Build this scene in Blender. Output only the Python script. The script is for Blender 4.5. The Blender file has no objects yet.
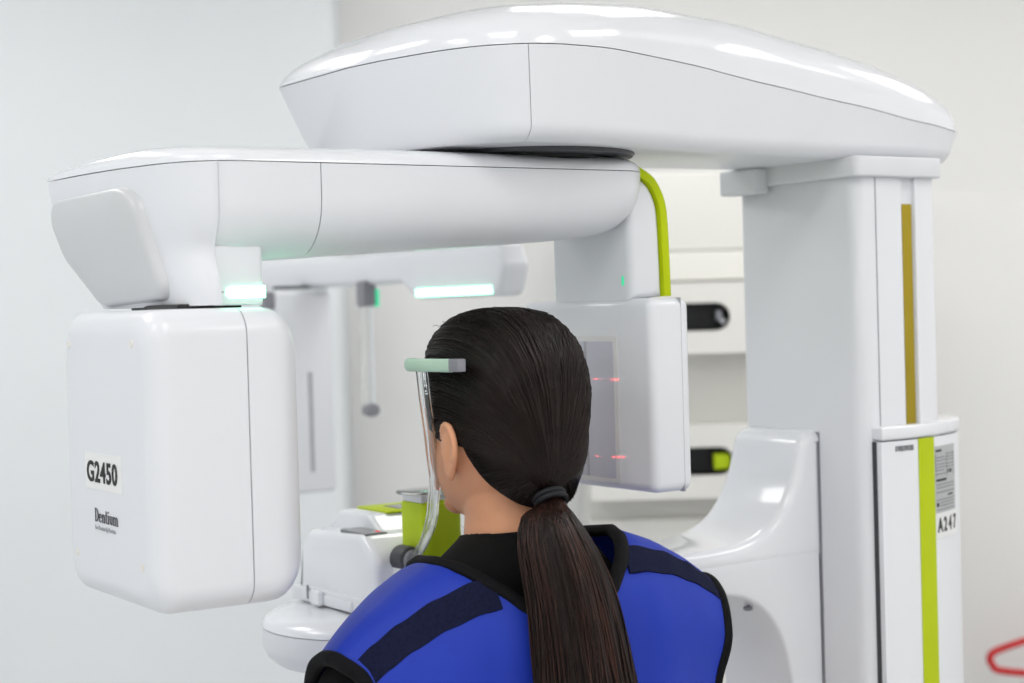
import bpy, bmesh, math, random
from math import sin, cos, pi, radians, sqrt, exp
from mathutils import Vector, Matrix

random.seed(7)
scene = bpy.context.scene
col = scene.collection

# ------------------------------------------------------------------ camera
CAM = Vector((0.0, 0.0, 1.62))
PITCH, ROLL = radians(1.1), radians(1.6)
fw = Vector((0, cos(PITCH), -sin(PITCH)))
r0 = Vector((1, 0, 0)); u0 = Vector((0, sin(PITCH), cos(PITCH)))
rt = cos(ROLL) * r0 - sin(ROLL) * u0
up = cos(ROLL) * u0 + sin(ROLL) * r0
cam_data = bpy.data.cameras.new('camera')
cam = bpy.data.objects.new('camera', cam_data); col.objects.link(cam)
cam.matrix_world = Matrix(((rt.x, up.x, -fw.x, CAM.x), (rt.y, up.y, -fw.y, CAM.y),
                           (rt.z, up.z, -fw.z, CAM.z), (0, 0, 0, 1)))
cam_data.sensor_width = 36.0
cam_data.lens = 1700.0 / 1024.0 * 36.0
cam_data.clip_start = 0.05
cam_data.dof.use_dof = True
cam_data.dof.focus_distance = 1.86
cam_data.dof.aperture_fstop = 4.0
scene.camera = cam

# ------------------------------------------------------------------ world, exposure
world = bpy.data.worlds.new('world'); scene.world = world
world.use_nodes = True
world.node_tree.nodes['Background'].inputs[0].default_value = (0.9, 0.95, 1.0, 1)
world.node_tree.nodes['Background'].inputs[1].default_value = 0.4
vs = scene.view_settings
vs.view_transform = 'Standard'; vs.look = 'None'; vs.gamma = 1.0; vs.use_curve_mapping = False
vs.exposure = 0.0

# ceiling lights: (x, y), watts for the LED panels added out of view for even, frontal fill
CEIL_Z = 2.75
FILL_PANELS = [(-1.4, -1.7), (0.0, -1.7), (1.4, -1.7), (-1.4, -0.5), (0.0, -0.5), (1.4, -0.5), (-1.4, 0.8), (0.0, 0.8), (1.4, 0.8), (-1.5, 2.0), (1.5, 2.0), (-1.4, 2.85), (0.3, 2.95), (1.6, 2.85)]
PANEL_W = 5.15
for (lx, ly) in FILL_PANELS:
    ld = bpy.data.lights.new('ceiling_panel_light', 'AREA')
    ld.shape = 'SQUARE'; ld.size = 0.56; ld.energy = PANEL_W; ld.color = (1.0, 0.99, 0.975)
    lo = bpy.data.objects.new('ceiling_panel_light', ld); col.objects.link(lo)
    lo.location = (lx, ly, CEIL_Z - 0.045)

# ------------------------------------------------------------------ helpers
def lin(c):
    def f(v):
        v /= 255.0
        return v / 12.92 if v <= 0.04045 else ((v + 0.055) / 1.055) ** 2.4
    return tuple(f(v) for v in c) + (1,)

MATS = {}
def mat(name, rgb, rough=0.5, spec=0.5, coat=0.0, metal=0.0, noise=0.0, nscale=8.0, bump=0.0, bscale=80.0,
        emit=None, estr=0.0, trans=0.0, alpha=1.0, stretch=None, ior=1.45, sheen=0.0, sss=0.0):
    m = bpy.data.materials.new(name); m.use_nodes = True
    nt = m.node_tree; b = nt.nodes['Principled BSDF']
    base = lin(rgb)
    b.inputs['Base Color'].default_value = base
    b.inputs['Roughness'].default_value = rough
    b.inputs['Specular IOR Level'].default_value = spec
    b.inputs['Coat Weight'].default_value = coat
    b.inputs['Coat Roughness'].default_value = 0.06
    b.inputs['Metallic'].default_value = metal
    b.inputs['Transmission Weight'].default_value = trans
    b.inputs['IOR'].default_value = ior
    b.inputs['Alpha'].default_value = alpha
    b.inputs['Sheen Weight'].default_value = sheen
    if sss:
        b.inputs['Subsurface Weight'].default_value = sss
        b.inputs['Subsurface Radius'].default_value = (0.9, 0.35, 0.2)
        b.inputs['Subsurface Scale'].default_value = 0.008
    if emit:
        b.inputs['Emission Color'].default_value = lin(emit)
        b.inputs['Emission Strength'].default_value = estr
    if noise or bump:
        tc = nt.nodes.new('ShaderNodeTexCoord')
        src = tc.outputs['Object']
        if stretch:
            mp = nt.nodes.new('ShaderNodeMapping'); mp.inputs['Scale'].default_value = stretch
            nt.links.new(src, mp.inputs[0]); src = mp.outputs[0]
    if noise:
        n = nt.nodes.new('ShaderNodeTexNoise'); n.inputs['Scale'].default_value = nscale
        n.inputs['Detail'].default_value = 4
        nt.links.new(src, n.inputs['Vector'])
        r = nt.nodes.new('ShaderNodeValToRGB')
        r.color_ramp.elements[0].position = 0.3; r.color_ramp.elements[1].position = 0.7
        r.color_ramp.elements[0].color = tuple(max(0, v * (1 - noise)) for v in base[:3]) + (1,)
        r.color_ramp.elements[1].color = tuple(min(1, v * (1 + noise)) for v in base[:3]) + (1,)
        nt.links.new(n.outputs['Fac'], r.inputs[0])
        nt.links.new(r.outputs[0], b.inputs['Base Color'])
    if bump:
        n2 = nt.nodes.new('ShaderNodeTexNoise'); n2.inputs['Scale'].default_value = bscale
        n2.inputs['Detail'].default_value = 3
        nt.links.new(src, n2.inputs['Vector'])
        bp = nt.nodes.new('ShaderNodeBump'); bp.inputs['Strength'].default_value = bump
        bp.inputs['Distance'].default_value = 0.002
        nt.links.new(n2.outputs['Fac'], bp.inputs['Height'])
        nt.links.new(bp.outputs[0], b.inputs['Normal'])
    MATS[name] = m
    return m

mat('white_plastic', (230, 232, 237), rough=0.32, coat=0.25, noise=0.012, nscale=3)
mat('white_gloss', (236, 238, 243), rough=0.18, coat=0.6, noise=0.01, nscale=3)
mat('white_matte', (226, 228, 232), rough=0.5, noise=0.012, nscale=4)
mat('grey_plate', (207, 209, 212), rough=0.3, coat=0.2, noise=0.02, nscale=6)
mat('pale_sensor', (196, 197, 208), rough=0.35, noise=0.02, nscale=20)
mat('pale_frame', (222, 222, 222), rough=0.4, noise=0.01)
mat('black_plastic', (14, 14, 16), rough=0.35, noise=0.1, nscale=30)
mat('dark_grey', (62, 63, 68), rough=0.45, noise=0.05, nscale=30)
mat('mid_grey', (138, 138, 146), rough=0.4, noise=0.03, nscale=30)
mat('ink', (22, 22, 24), rough=0.6, noise=0.05, nscale=60)
mat('ink_mid', (84, 85, 90), rough=0.6, noise=0.05, nscale=60)
mat('ink_soft', (120, 121, 126), rough=0.6, noise=0.05, nscale=60)
mat('ink_pale', (176, 177, 182), rough=0.6, noise=0.05, nscale=60)
mat('sticker_white', (236, 237, 237), rough=0.55, noise=0.01, nscale=20)
mat('sticker_grey', (186, 188, 190), rough=0.55, noise=0.03, nscale=40)
mat('lime', (188, 206, 4), rough=0.45, spec=0.25, noise=0.04, nscale=9)
mat('lime_soft', (184, 208, 30), rough=0.45, spec=0.25, noise=0.04, nscale=20)
mat('gold_strip', (172, 150, 28), rough=0.3, metal=0.35, noise=0.12, nscale=25, stretch=(1, 1, 0.15))
mat('mint_pad', (190, 218, 198), rough=0.45, noise=0.03, nscale=30)
mat('beige_dot', (232, 230, 222), rough=0.5, noise=0.03)
mat('clear_acrylic', (250, 252, 252), rough=0.04, trans=0.93, ior=1.42)
mat('led_green', (120, 255, 205), rough=0.4, emit=(120, 255, 188), estr=8.0, noise=0.01)
mat('led_small', (70, 200, 150), rough=0.4, emit=(60, 230, 170), estr=0.5, noise=0.01)
mat('screen_grey', (120, 120, 122), rough=0.2, noise=0.05, nscale=50)
mat('indicator_red', (230, 60, 50), rough=0.4, emit=(255, 50, 40), estr=0.6, noise=0.01)
mat('apron_blue', (27, 55, 172), rough=0.55, spec=0.35, noise=0.08, nscale=5, bump=0.10, bscale=260)
mat('binding_black', (15, 15, 18), rough=0.8, spec=0.2, noise=0.12, nscale=120, bump=0.4, bscale=600)
mat('velcro_navy', (24, 28, 54), rough=0.9, spec=0.15, noise=0.2, nscale=260, bump=0.6, bscale=700)
mat('shirt_black', (13, 13, 14), rough=0.85, spec=0.2, noise=0.1, nscale=90, bump=0.3, bscale=500)
mat('trouser_grey', (44, 46, 54), rough=0.85, noise=0.1, nscale=90, bump=0.3, bscale=500)
mat('shoe_white', (215, 215, 212), rough=0.6, noise=0.04, nscale=20)
mat('skin', (226, 164, 128), rough=0.5, spec=0.35, noise=0.05, nscale=22, bump=0.08, bscale=300, sss=0.12)
mat('lip', (186, 104, 98), rough=0.45, noise=0.04, nscale=40)
mat('eye_white', (235, 232, 228), rough=0.2, noise=0.01)
mat('iris_brown', (50, 30, 20), rough=0.15, noise=0.1, nscale=80)
mat('hair_dark', (22, 13, 11), rough=0.5, spec=0.3, noise=0.35, nscale=14, stretch=(6, 6, 0.8))
mat('hair_strand', (28, 17, 14), rough=0.42, spec=0.35, noise=0.35, nscale=30)
mat('hair_brown', (58, 34, 26), rough=0.40, spec=0.45, noise=0.35, nscale=22)
mat('tie_black', (20, 21, 28), rough=0.7, noise=0.15, nscale=100)
mat('wall_warm', (238, 238, 237), rough=0.75, noise=0.008, nscale=2, bump=0.03, bscale=180)
mat('wall_cool', (236, 240, 243), rough=0.7, noise=0.008, nscale=2, bump=0.03, bscale=180)
mat('wainscot', (237, 237, 236), rough=0.6, noise=0.01, nscale=2)
mat('ceiling_white', (240, 240, 240), rough=0.9, noise=0.01, nscale=3)
mat('floor_vinyl', (222, 223, 224), rough=0.4, noise=0.05, nscale=5)
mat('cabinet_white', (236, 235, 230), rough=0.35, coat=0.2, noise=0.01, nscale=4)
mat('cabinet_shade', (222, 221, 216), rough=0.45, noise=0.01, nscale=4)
mat('red_plastic', (206, 26, 34), rough=0.35, coat=0.3, noise=0.06, nscale=20)
mat('steel', (190, 192, 196), rough=0.25, metal=0.9, noise=0.04, nscale=30)
mat('lamp_diffuser', (255, 255, 255), rough=0.5, emit=(255, 252, 245), estr=1.5, noise=0.01)
mat('lamp_frame', (225, 225, 225), rough=0.5, noise=0.01)

def finish(o, m, parent=None, smooth=True, angle=35):
    me = o.data
    if m: me.materials.append(MATS[m])
    if smooth:
        me.polygons.foreach_set('use_smooth', [True] * len(me.polygons))
        if angle < 180: me.set_sharp_from_angle(angle=radians(angle))
    if parent is not None: o.parent = parent
    return o

def mesh(name, verts, faces, m, parent=None, smooth=True, angle=35):
    me = bpy.data.meshes.new(name); me.from_pydata([tuple(v) for v in verts], [], faces); me.update()
    o = bpy.data.objects.new(name, me); col.objects.link(o)
    return finish(o, m, parent, smooth, angle)

def from_bm(name, bm, m, parent=None, smooth=True, angle=35):
    bmesh.ops.recalc_face_normals(bm, faces=bm.faces[:])
    me = bpy.data.meshes.new(name); bm.to_mesh(me); bm.free(); me.update()
    o = bpy.data.objects.new(name, me); col.objects.link(o)
    return finish(o, m, parent, smooth, angle)

def tag(o, label=None, cat=None, group=None, kind=None):
    if label: o['label'] = label
    if cat: o['category'] = cat
    if group: o['group'] = group
    if kind: o['kind'] = kind
    return o

def empty(name, loc=(0, 0, 0), rz=0.0, parent=None):
    o = bpy.data.objects.new(name, None); col.objects.link(o)
    o.location = loc; o.rotation_euler = (0, 0, rz); o.empty_display_size = 0.1
    if parent is not None: o.parent = parent
    return o

def rbox_bm(x0, x1, y0, y1, z0, z1, r=0.01, seg=4):
    bm = bmesh.new()
    bmesh.ops.create_cube(bm, size=1)
    for v in bm.verts:
        v.co = Vector((x0 if v.co.x < 0 else x1, y0 if v.co.y < 0 else y1, z0 if v.co.z < 0 else z1))
    if r > 0:
        bmesh.ops.bevel(bm, geom=bm.edges[:], offset=r, segments=seg, profile=0.5, affect='EDGES', clamp_overlap=True)
    return bm

def rbox(name, x0, x1, y0, y1, z0, z1, m, parent=None, r=0.01, seg=4):
    return from_bm(name, rbox_bm(x0, x1, y0, y1, z0, z1, r, seg), m, parent)

def rpoly(pts, n=8):
    """pts: (x, y, radius) -> polygon with rounded corners"""
    out = []
    N = len(pts)
    for i in range(N):
        p = Vector(pts[i][:2]); a = Vector(pts[i - 1][:2]); b = Vector(pts[(i + 1) % N][:2]); r = pts[i][2]
        if r <= 0: out.append((p.x, p.y)); continue
        da = (a - p).normalized(); db = (b - p).normalized()
        ang = da.angle(db); d = r / math.tan(ang / 2)
        d = min(d, (a - p).length * 0.499, (b - p).length * 0.499); r2 = d * math.tan(ang / 2)
        c = p + (da + db).normalized() * (r2 / sin(ang / 2))
        s = p + da * d; e = p + db * d
        a0 = math.atan2(s.y - c.y, s.x - c.x); a1 = math.atan2(e.y - c.y, e.x - c.x)
        dd = (a1 - a0 + pi) % (2 * pi) - pi
        for k in range(n + 1):
            t = a0 + dd * k / n
            out.append((c.x + r2 * cos(t), c.y + r2 * sin(t)))
    return out

def loft(name, rings, m, parent=None, cap=True, angle=35, closed=True):
    n = len(rings[0]); verts = [p for r in rings for p in r]; faces = []
    for i in range(len(rings) - 1):
        for j in range(n if closed else n - 1):
            k = (j + 1) % n
            faces.append((i * n + j, i * n + k, (i + 1) * n + k, (i + 1) * n + j))
    if cap and closed:
        faces.append(tuple(range(n - 1, -1, -1)))
        faces.append(tuple((len(rings) - 1) * n + j for j in range(n)))
    bm = bmesh.new()
    vv = [bm.verts.new(p) for p in verts]
    for f in faces:
        try: bm.faces.new([vv[i] for i in f])
        except ValueError: pass
    return from_bm(name, bm, m, parent, True, angle)

def prism(name, poly, axis, a, b, m, parent=None, bevel=0.0, seg=3, angle=35):
    """extrude a 2-D polygon along an axis; poly in the two other axes (x,y | x,z | y,z order)"""
    def P3(p, t):
        return {'z': (p[0], p[1], t), 'y': (p[0], t, p[1]), 'x': (t, p[0], p[1])}[axis]
    if bevel <= 0:
        return loft(name, [[P3(p, a) for p in poly], [P3(p, b) for p in poly]], m, parent, angle=angle)
    # rounded rims by insetting rings
    N = len(poly)
    area = sum(poly[i - 1][0] * poly[i][1] - poly[i][0] * poly[i - 1][1] for i in range(N))
    sgn = 1 if area > 0 else -1
    nrm = []
    for i in range(N):
        e1 = Vector(poly[i]) - Vector(poly[i - 1]); e2 = Vector(poly[(i + 1) % N]) - Vector(poly[i])
        n1 = Vector((-e1.y, e1.x)).normalized() if e1.length > 1e-9 else Vector((0, 0))
        n2 = Vector((-e2.y, e2.x)).normalized() if e2.length > 1e-9 else n1
        v = (n1 + n2)
        v = v.normalized() if v.length > 1e-6 else n1
        c = max(0.5, v.dot(n1)); nrm.append(v / c * sgn)
    rings = []
    s = 1 if b > a else -1
    for k in range(seg + 1):
        t = pi / 2 * k / seg
        ins = bevel * (1 - sin(t)); off = bevel * (1 - cos(t))
        rings.append([P3((p[0] + q.x * ins, p[1] + q.y * ins), a + s * off) for p, q in zip(poly, nrm)])
    for k in range(seg, -1, -1):
        t = pi / 2 * k / seg
        ins = bevel * (1 - sin(t)); off = bevel * (1 - cos(t))
        rings.append([P3((p[0] + q.x * ins, p[1] + q.y * ins), b - s * off) for p, q in zip(poly, nrm)])
    return loft(name, rings, m, parent, angle=angle)

def catmull(pts, n, closed=False):
    out = []; N = len(pts)
    segs = N if closed else N - 1
    for i in range(segs):
        if closed: p0, p1, p2, p3 = pts[i - 1], pts[i], pts[(i + 1) % N], pts[(i + 2) % N]
        else: p0, p1, p2, p3 = pts[max(i - 1, 0)], pts[i], pts[i + 1], pts[min(i + 2, N - 1)]
        for k in range(n):
            t = k / n
            out.append(tuple(0.5 * ((2 * b) + (-a + c) * t + (2 * a - 5 * b + 4 * c - d) * t * t + (-a + 3 * b - 3 * c + d) * t ** 3)
                             for a, b, c, d in zip(p0, p1, p2, p3)))
    if not closed: out.append(tuple(pts[-1]))
    return out

def tube_bm(bm, pts, rad, n=8, closed=False, cap=True, flat=None):
    """tube along pts; rad number or list; flat = (scale_a, scale_b) for an oval section"""
    P = [Vector(p) for p in pts]; N = len(P)
    R = rad if isinstance(rad, (list, tuple)) else [rad] * N
    fa, fb = flat or (1, 1)
    prev = None; rings = []
    for i in range(N):
        if closed: t = P[(i + 1) % N] - P[i - 1]
        else: t = P[min(i + 1, N - 1)] - P[max(i - 1, 0)]
        t.normalize()
        if prev is None:
            ref = Vector((0, 0, 1)) if abs(t.z) < 0.9 else Vector((1, 0, 0))
            a = t.cross(ref).normalized()
        else:
            a = (prev - t * prev.dot(t)).normalized()
        prev = a; b = t.cross(a)
        rings.append([bm.verts.new(P[i] + (a * cos(2 * pi * j / n) * fa + b * sin(2 * pi * j / n) * fb) * R[i]) for j in range(n)])
    for i in range(N if closed else N - 1):
        A = rings[i]; B = rings[(i + 1) % N]
        for j in range(n):
            k = (j + 1) % n
            bm.faces.new((A[j], A[k], B[k], B[j]))
    if cap and not closed:
        bm.faces.new(rings[0][::-1]); bm.faces.new(rings[-1])
    return bm

def tube(name, pts, rad, m, parent=None, n=10, closed=False, flat=None):
    return from_bm(name, tube_bm(bmesh.new(), pts, rad, n, closed, True, flat), m, parent, True, 50)

def lathe(name, prof, center, m, parent=None, n=48, axis='z', angle=35):
    rings = []
    for (r, h) in prof:
        ring = []
        for j in range(n):
            a = 2 * pi * j / n
            c, s = cos(a) * r, sin(a) * r
            p = {'z': (c, s, h), 'y': (c, h, s), 'x': (h, c, s)}[axis]
            ring.append((p[0] + center[0], p[1] + center[1], p[2] + center[2]))
        rings.append(ring)
    return loft(name, rings, m, parent, True, angle)

def text_mesh(name, body, size, m, parent, origin, xdir, ydir, xs=1.0, bold=0.0, depth=0.0004, align='LEFT', spacing=1.0):
    cu = bpy.data.curves.new(name, 'FONT'); cu.body = body; cu.size = size; cu.extrude = depth; cu.offset = bold
    cu.align_x = align; cu.space_character = spacing; cu.resolution_u = 4
    tmp = bpy.data.objects.new(name, cu); col.objects.link(tmp)
    dg = bpy.context.evaluated_depsgraph_get(); dg.update()
    me = bpy.data.meshes.new_from_object(tmp.evaluated_get(dg))
    bpy.data.objects.remove(tmp); bpy.data.curves.remove(cu)
    X = Vector(xdir); Y = Vector(ydir); Z = X.cross(Y)
    for v in me.vertices:
        v.co = Vector(origin) + X * v.co.x * xs + Y * v.co.y + Z * v.co.z
    o = bpy.data.objects.new(name, me); col.objects.link(o)
    me.materials.clear()
    return finish(o, m, parent, False)

def lerp_table(tab, x):
    if x <= tab[0][0]: return tab[0][1]
    for (a, va), (b, vb) in zip(tab, tab[1:]):
        if x <= b:
            t = (x - a) / (b - a); t = t * t * (3 - 2 * t) * 0.35 + t * 0.65
            return va + (vb - va) * t
    return tab[-1][1]

# ------------------------------------------------------------------ room
XL, XR, YB, YF = -2.4, 2.4, -2.4, 3.95
tag(rbox('floor', XL - .1, XR + .1, YB - .1, YF + .1, -0.1, 0.0, 'floor_vinyl', r=0), 'pale grey vinyl floor of the scanning room', 'floor', kind='structure')
tag(rbox('ceiling', XL - .1, XR + .1, YB - .1, YF + .1, CEIL_Z, CEIL_Z + .1, 'ceiling_white', r=0), 'plain white ceiling of the scanning room', 'ceiling', kind='structure')
tag(rbox('wall_back', XL - .1, XR + .1, YF, YF + .1, 0, CEIL_Z, 'wall_warm', r=0), 'warm white back wall behind the scanner', 'wall', kind='structure')
tag(rbox('wall_right', XR, XR + .1, YB, YF, 0, CEIL_Z, 'wall_warm', r=0), 'white side wall on the right out of view', 'wall', kind='structure')
tag(rbox('wall_side', XL - .1, XL, YB, YF, 0, CEIL_Z, 'wall_cool', r=0), 'white side wall on the left out of view', 'wall', kind='structure')
tag(rbox('wall_rear', XL - .1, XR + .1, YB - .1, YB, 0, CEIL_Z, 'wall_warm', r=0), 'white wall behind the viewer', 'wall', kind='structure')
JX = -0.377
jog = [(XL, 3.80, 0), (JX, 3.80, 0.02), (JX, YF, 0), (XL, YF, 0)]
tag(prism('wall_left', rpoly(jog), 'z', 0, CEIL_Z, 'wall_cool'), 'cool white wall projection behind the x-ray source head', 'wall', kind='structure')
tag(rbox('trim_1', JX, XR, YF - .014, YF, 0.0, 1.862, 'wainscot', r=0.002, seg=2), 'low pale wall panelling on the back wall', 'panelling', kind='structure')
tag(rbox('baseboard_back', JX, XR, YF - .028, YF - .014, 0.0, 0.09, 'wainscot', r=0.003, seg=2), 'pale baseboard along the back wall', 'baseboard', kind='structure')

for i, (lx, ly) in enumerate(FILL_PANELS):
    L = empty('ceiling_light', (lx, ly, CEIL_Z - 0.03))
    fr = bmesh.new()
    for (a, b, c, d) in ((-.31, .31, -.31, -.285), (-.31, .31, .285, .31), (-.31, -.285, -.285, .285), (.285, .31, -.285, .285)):
        t = rbox_bm(a, b, c, d, -0.01, 0.03, 0.002, 1)
        me = bpy.data.meshes.new('t'); t.to_mesh(me); t.free(); fr.from_mesh(me); bpy.data.meshes.remove(me)
    from_bm('frame', fr, 'lamp_frame', L)
    rbox('diffuser', -.285, .285, -.285, .285, 0.0, 0.03, 'lamp_diffuser', L, r=0)
    tag(L, 'square white LED ceiling panel out of view', 'ceiling light', 'LED panels in the ceiling')

# ------------------------------------------------------------------ wall cabinet with slotted drawers
cab = empty('storage_cabinet', (0.47, 3.72, 0))
tag(cab, 'white storage cabinet with black oval drawer slots behind the scanner column', 'cabinet')
CW = 0.32
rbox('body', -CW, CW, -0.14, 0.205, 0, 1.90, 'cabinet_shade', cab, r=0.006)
rbox('upper_panel', -CW + .004, CW - .004, -0.158, -0.14, 1.731, 1.895, 'cabinet_white', cab, r=0.004)
rbox('middle_panel', -CW + .004, CW - .004, -0.166, -0.14, 1.668, 1.729, 'cabinet_white', cab, r=0.004)
def slot_drawer(z0, z1, clip):
    w = CW - .004; yf = -0.225; zc = (z0 + z1) / 2 + 0.002; sh = 0.029; sx0, sx1 = -0.25, -0.02
    # drawer front as a slab with a stadium hole
    outer = [(-w, z0, .008), (w, z0, .008), (w, z1, .008), (-w, z1, .008)]
    oo = rpoly(outer, 4)
    hole = []
    for k in range(13):
        a = -pi / 2 + pi * k / 12; hole.append((sx1 - sh + sh * cos(a), zc + sh * sin(a)))
    for k in range(13):
        a = pi / 2 + pi * k / 12; hole.append((sx0 + sh + sh * cos(a), zc + sh * sin(a)))
    bm = bmesh.new()
    def loop(pts, y):
        vs_ = [bm.verts.new((p[0], y, p[1])) for p in pts]
        es = [bm.edges.new((vs_[i - 1], vs_[i])) for i in range(len(vs_))]
        return vs_, es
    ov, oe = loop(oo, yf); hv, he = loop(hole, yf)
    bmesh.ops.triangle_fill(bm, use_beauty=True, edges=oe + he)
    ob = [bm.verts.new((p[0], -0.14, p[1])) for p in oo]
    hb = [bm.verts.new((p[0], yf + 0.05, p[1])) for p in hole]
    for A, B in ((ov, ob), (hv, hb)):
        for i in range(len(A)): bm.faces.new((A[i - 1], A[i], B[i], B[i - 1]))
    d = from_bm('drawer', bm, 'cabinet_white', cab)
    prism('grip_recess', [(p[0], p[1]) for p in hole], 'y', yf + 0.047, yf + 0.052, 'black_plastic', d)
    # black lining just inside the hole
    lin_ = [[(sx_ + (p[0] - sx_) * 0.985, y, zc + (p[1] - zc) * 0.95) for p in hole for sx_ in ((sx0 + sx1) / 2,)] for y in (yf + 0.0015, yf + 0.05)]
    loft('slot_lining', lin_, 'black_plastic', d, cap=False)
    if clip == 'lime':
        rbox('lime_tab', sx1 - 0.040, sx1 - 0.005, yf + 0.008, yf + 0.03, zc - 0.019, zc + 0.014, 'lime_soft', d, r=0.003)
    else:
        rbox('metal_clip', sx1 - 0.028, sx1 - 0.016, yf + 0.006, yf + 0.02, zc - 0.008, zc + 0.012, 'mid_grey', d, r=0.002)
        rbox('metal_clip', sx1 - 0.02, sx1 - 0.009, yf + 0.006, yf + 0.02, zc - 0.016, zc - 0.004, 'steel', d, r=0.002)
slot_drawer(1.517, 1.664, 'clip')
slot_drawer(1.219, 1.368, 'lime')
rbox('lower_door', -CW + .004, CW - .004, -0.158, -0.14, 0.08, 1.17, 'cabinet_white', cab, r=0.004)

# ------------------------------------------------------------------ red hanger on the back wall
hk = tag(tube('wall_hook', [(1.262, 3.936, 0.973), (1.262, 3.86, 0.968), (1.262, 3.835, 0.976), (1.262, 3.83, 1.0)], 0.006, 'steel'),
         'small steel wall hook behind the red hanger', 'hook')
hg = empty('clothes_hanger', (1.262, 3.845, 0.770))
hp = [(-0.192, -0.008), (-0.199, 0.007), (-0.184, 0.026), (-0.09, 0.066), (0.0, 0.105), (0.09, 0.066), (0.184, 0.026), (0.199, 0.007), (0.192, -0.008), (0.175, -0.019), (0.09, -0.022), (0, -0.026), (-0.09, -0.022), (-0.175, -0.019)]
hp3 = [(x * cos(-.10) - z * sin(-.10), 0, x * sin(-.10) + z * cos(-.10)) for x, z in hp]
tube('hanger_bar', catmull(hp3, 6, True), 0.0085, 'red_plastic', hg, n=10, closed=True)
hookp = [(0.01, 0, 0.10), (0.012, 0, 0.15), (0.03, 0, 0.185), (0.02, 0, 0.215), (-0.008, 0, 0.212), (-0.02, 0, 0.19)]
tube('hook', catmull(hookp, 6), 0.003, 'steel', hg, n=8)
tag(hg, 'bright red plastic hanger loop at the lower right edge', 'hanger')

# ------------------------------------------------------------------ the scanner
TH = radians(33.2)
PV = Vector((0.021, 2.02, 0))
S = empty('dental_scanner', PV, TH)
tag(S, 'large white dental x-ray scanner with lime stripes standing around the patient', 'dental scanner')

# ---- column
cp = [(0.433, -0.112, 0.022), (0.511, -0.112, 0.002), (0.511, -0.106, 0.001), (0.535, -0.106, 0.001), (0.535, -0.112, 0.002), (0.574, -0.112, 0.010),
      (0.574, 0.118, 0.02), (0.433, 0.118, 0.012)]
column = prism('column', rpoly(cp, 6), 'z', 0.04, 1.776, 'white_plastic', S, bevel=0.001, seg=2)
rbox('scale_strip', 0.516, 0.533, -0.1075, -0.1045, 0.3, 1.742, 'gold_strip', column, r=0)
rbox('corner_seam', 0.4625, 0.4637, -0.1126, -0.110, 0.1, 1.775, 'mid_grey', column, r=0)
# mounting collar under the arm
prism('mounting_collar', rpoly([(0.424, -0.120, .01), (0.582, -0.120, .01), (0.582, 0.125, .02), (0.424, 0.125, .01)], 5), 'z', 1.776, 1.802, 'white_matte', S, bevel=0.003)
rbox('collar_block', 0.402, 0.43, 0.05, 0.122, 1.766, 1.8, 'white_matte', S, r=0.004)
# base plate on the floor
prism('base_plate', rpoly([(-0.25, -0.3, .1), (0.75, -0.3, .05), (0.75, 0.3, .05), (-0.25, 0.3, .1)], 8), 'z', 0.0, 0.04, 'white_matte', S, bevel=0.008)

# ---- rear lower cover with lime stripe
front = catmull([(0.449, -0.1265), (0.486, -0.1275), (0.523, -0.1245), (0.56, -0.1165), (0.60, -0.102), (0.638, -0.082), (0.664, -0.056), (0.672, -0.02)], 6)
cover_poly = front + [(0.674, 0.02), (0.674, 0.10), (0.655, 0.13), (0.59, 0.138), (0.50, 0.136), (0.50, -0.09), (0.449, -0.09)]
cover = prism('column_cover', cover_poly, 'z', 0.04, 1.437, 'white_plastic', S, bevel=0.0015, seg=2)
cx, cy = 0.55, -0.02
lip = [(p[0] + (0.002 if p[0] > .6 else 0), p[1] - 0.002 * max(0, min(1, (-0.03 - p[1]) / 0.05)) if p[0] < .67 and p[1] < 0 else p[1]) for p in cover_poly]
lip = [(p[0], p[1]) for p in lip]
prism('top_lip', lip, 'z', 1.4385, 1.456, 'white_gloss', cover, bevel=0.004)
def on_cover(x, off=0.0):
    for (a, b) in zip(front, front[1:]):
        if a[0] <= x <= b[0]:
            t = (x - a[0]) / (b[0] - a[0]); p = Vector(a).lerp(Vector(b), t)
            d = (Vector(b) - Vector(a)).normalized(); n = Vector((d.y, -d.x))
            return p + n * off, d, n
    return Vector(front[-1]), Vector((1, 0)), Vector((0, -1))
def cover_patch(name, x0, x1, z0, z1, off, m, parent):
    k = 8; V = []; Fc = []
    for i in range(k + 1):
        x = x0 + (x1 - x0) * i / k
        pin, d, n = on_cover(x, 0.0002); po, _, _ = on_cover(x, off)
        V += [(po.x, po.y, z0), (po.x, po.y, z1), (pin.x, pin.y, z1), (pin.x, pin.y, z0)]
    for i in range(k):
        a = i * 4; b = a + 4
        for q in range(4):
            Fc.append((a + q, b + q, b + (q + 1) % 4, a + (q + 1) % 4))
    Fc += [(3, 2, 1, 0), (k * 4, k * 4 + 1, k * 4 + 2, k * 4 + 3)]
    return mesh(name, V, Fc, m, parent)
rbox('edge_gap', 0.4480, 0.4492, -0.1185, -0.1115, 0.05, 1.437, 'dark_grey', cover, r=0)
cover_patch('lime_stripe', 0.5165, 0.5515, 0.05, 1.4375, 0.0012, 'lime', cover)
rl = cover_patch('rating_label', 0.5545, 0.615, 1.336, 1.424, 0.0008, 'sticker_grey', cover)
cover_patch('asset_sticker', 0.553, 0.622, 1.302, 1.336, 0.0007, 'sticker_white', cover)
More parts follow.
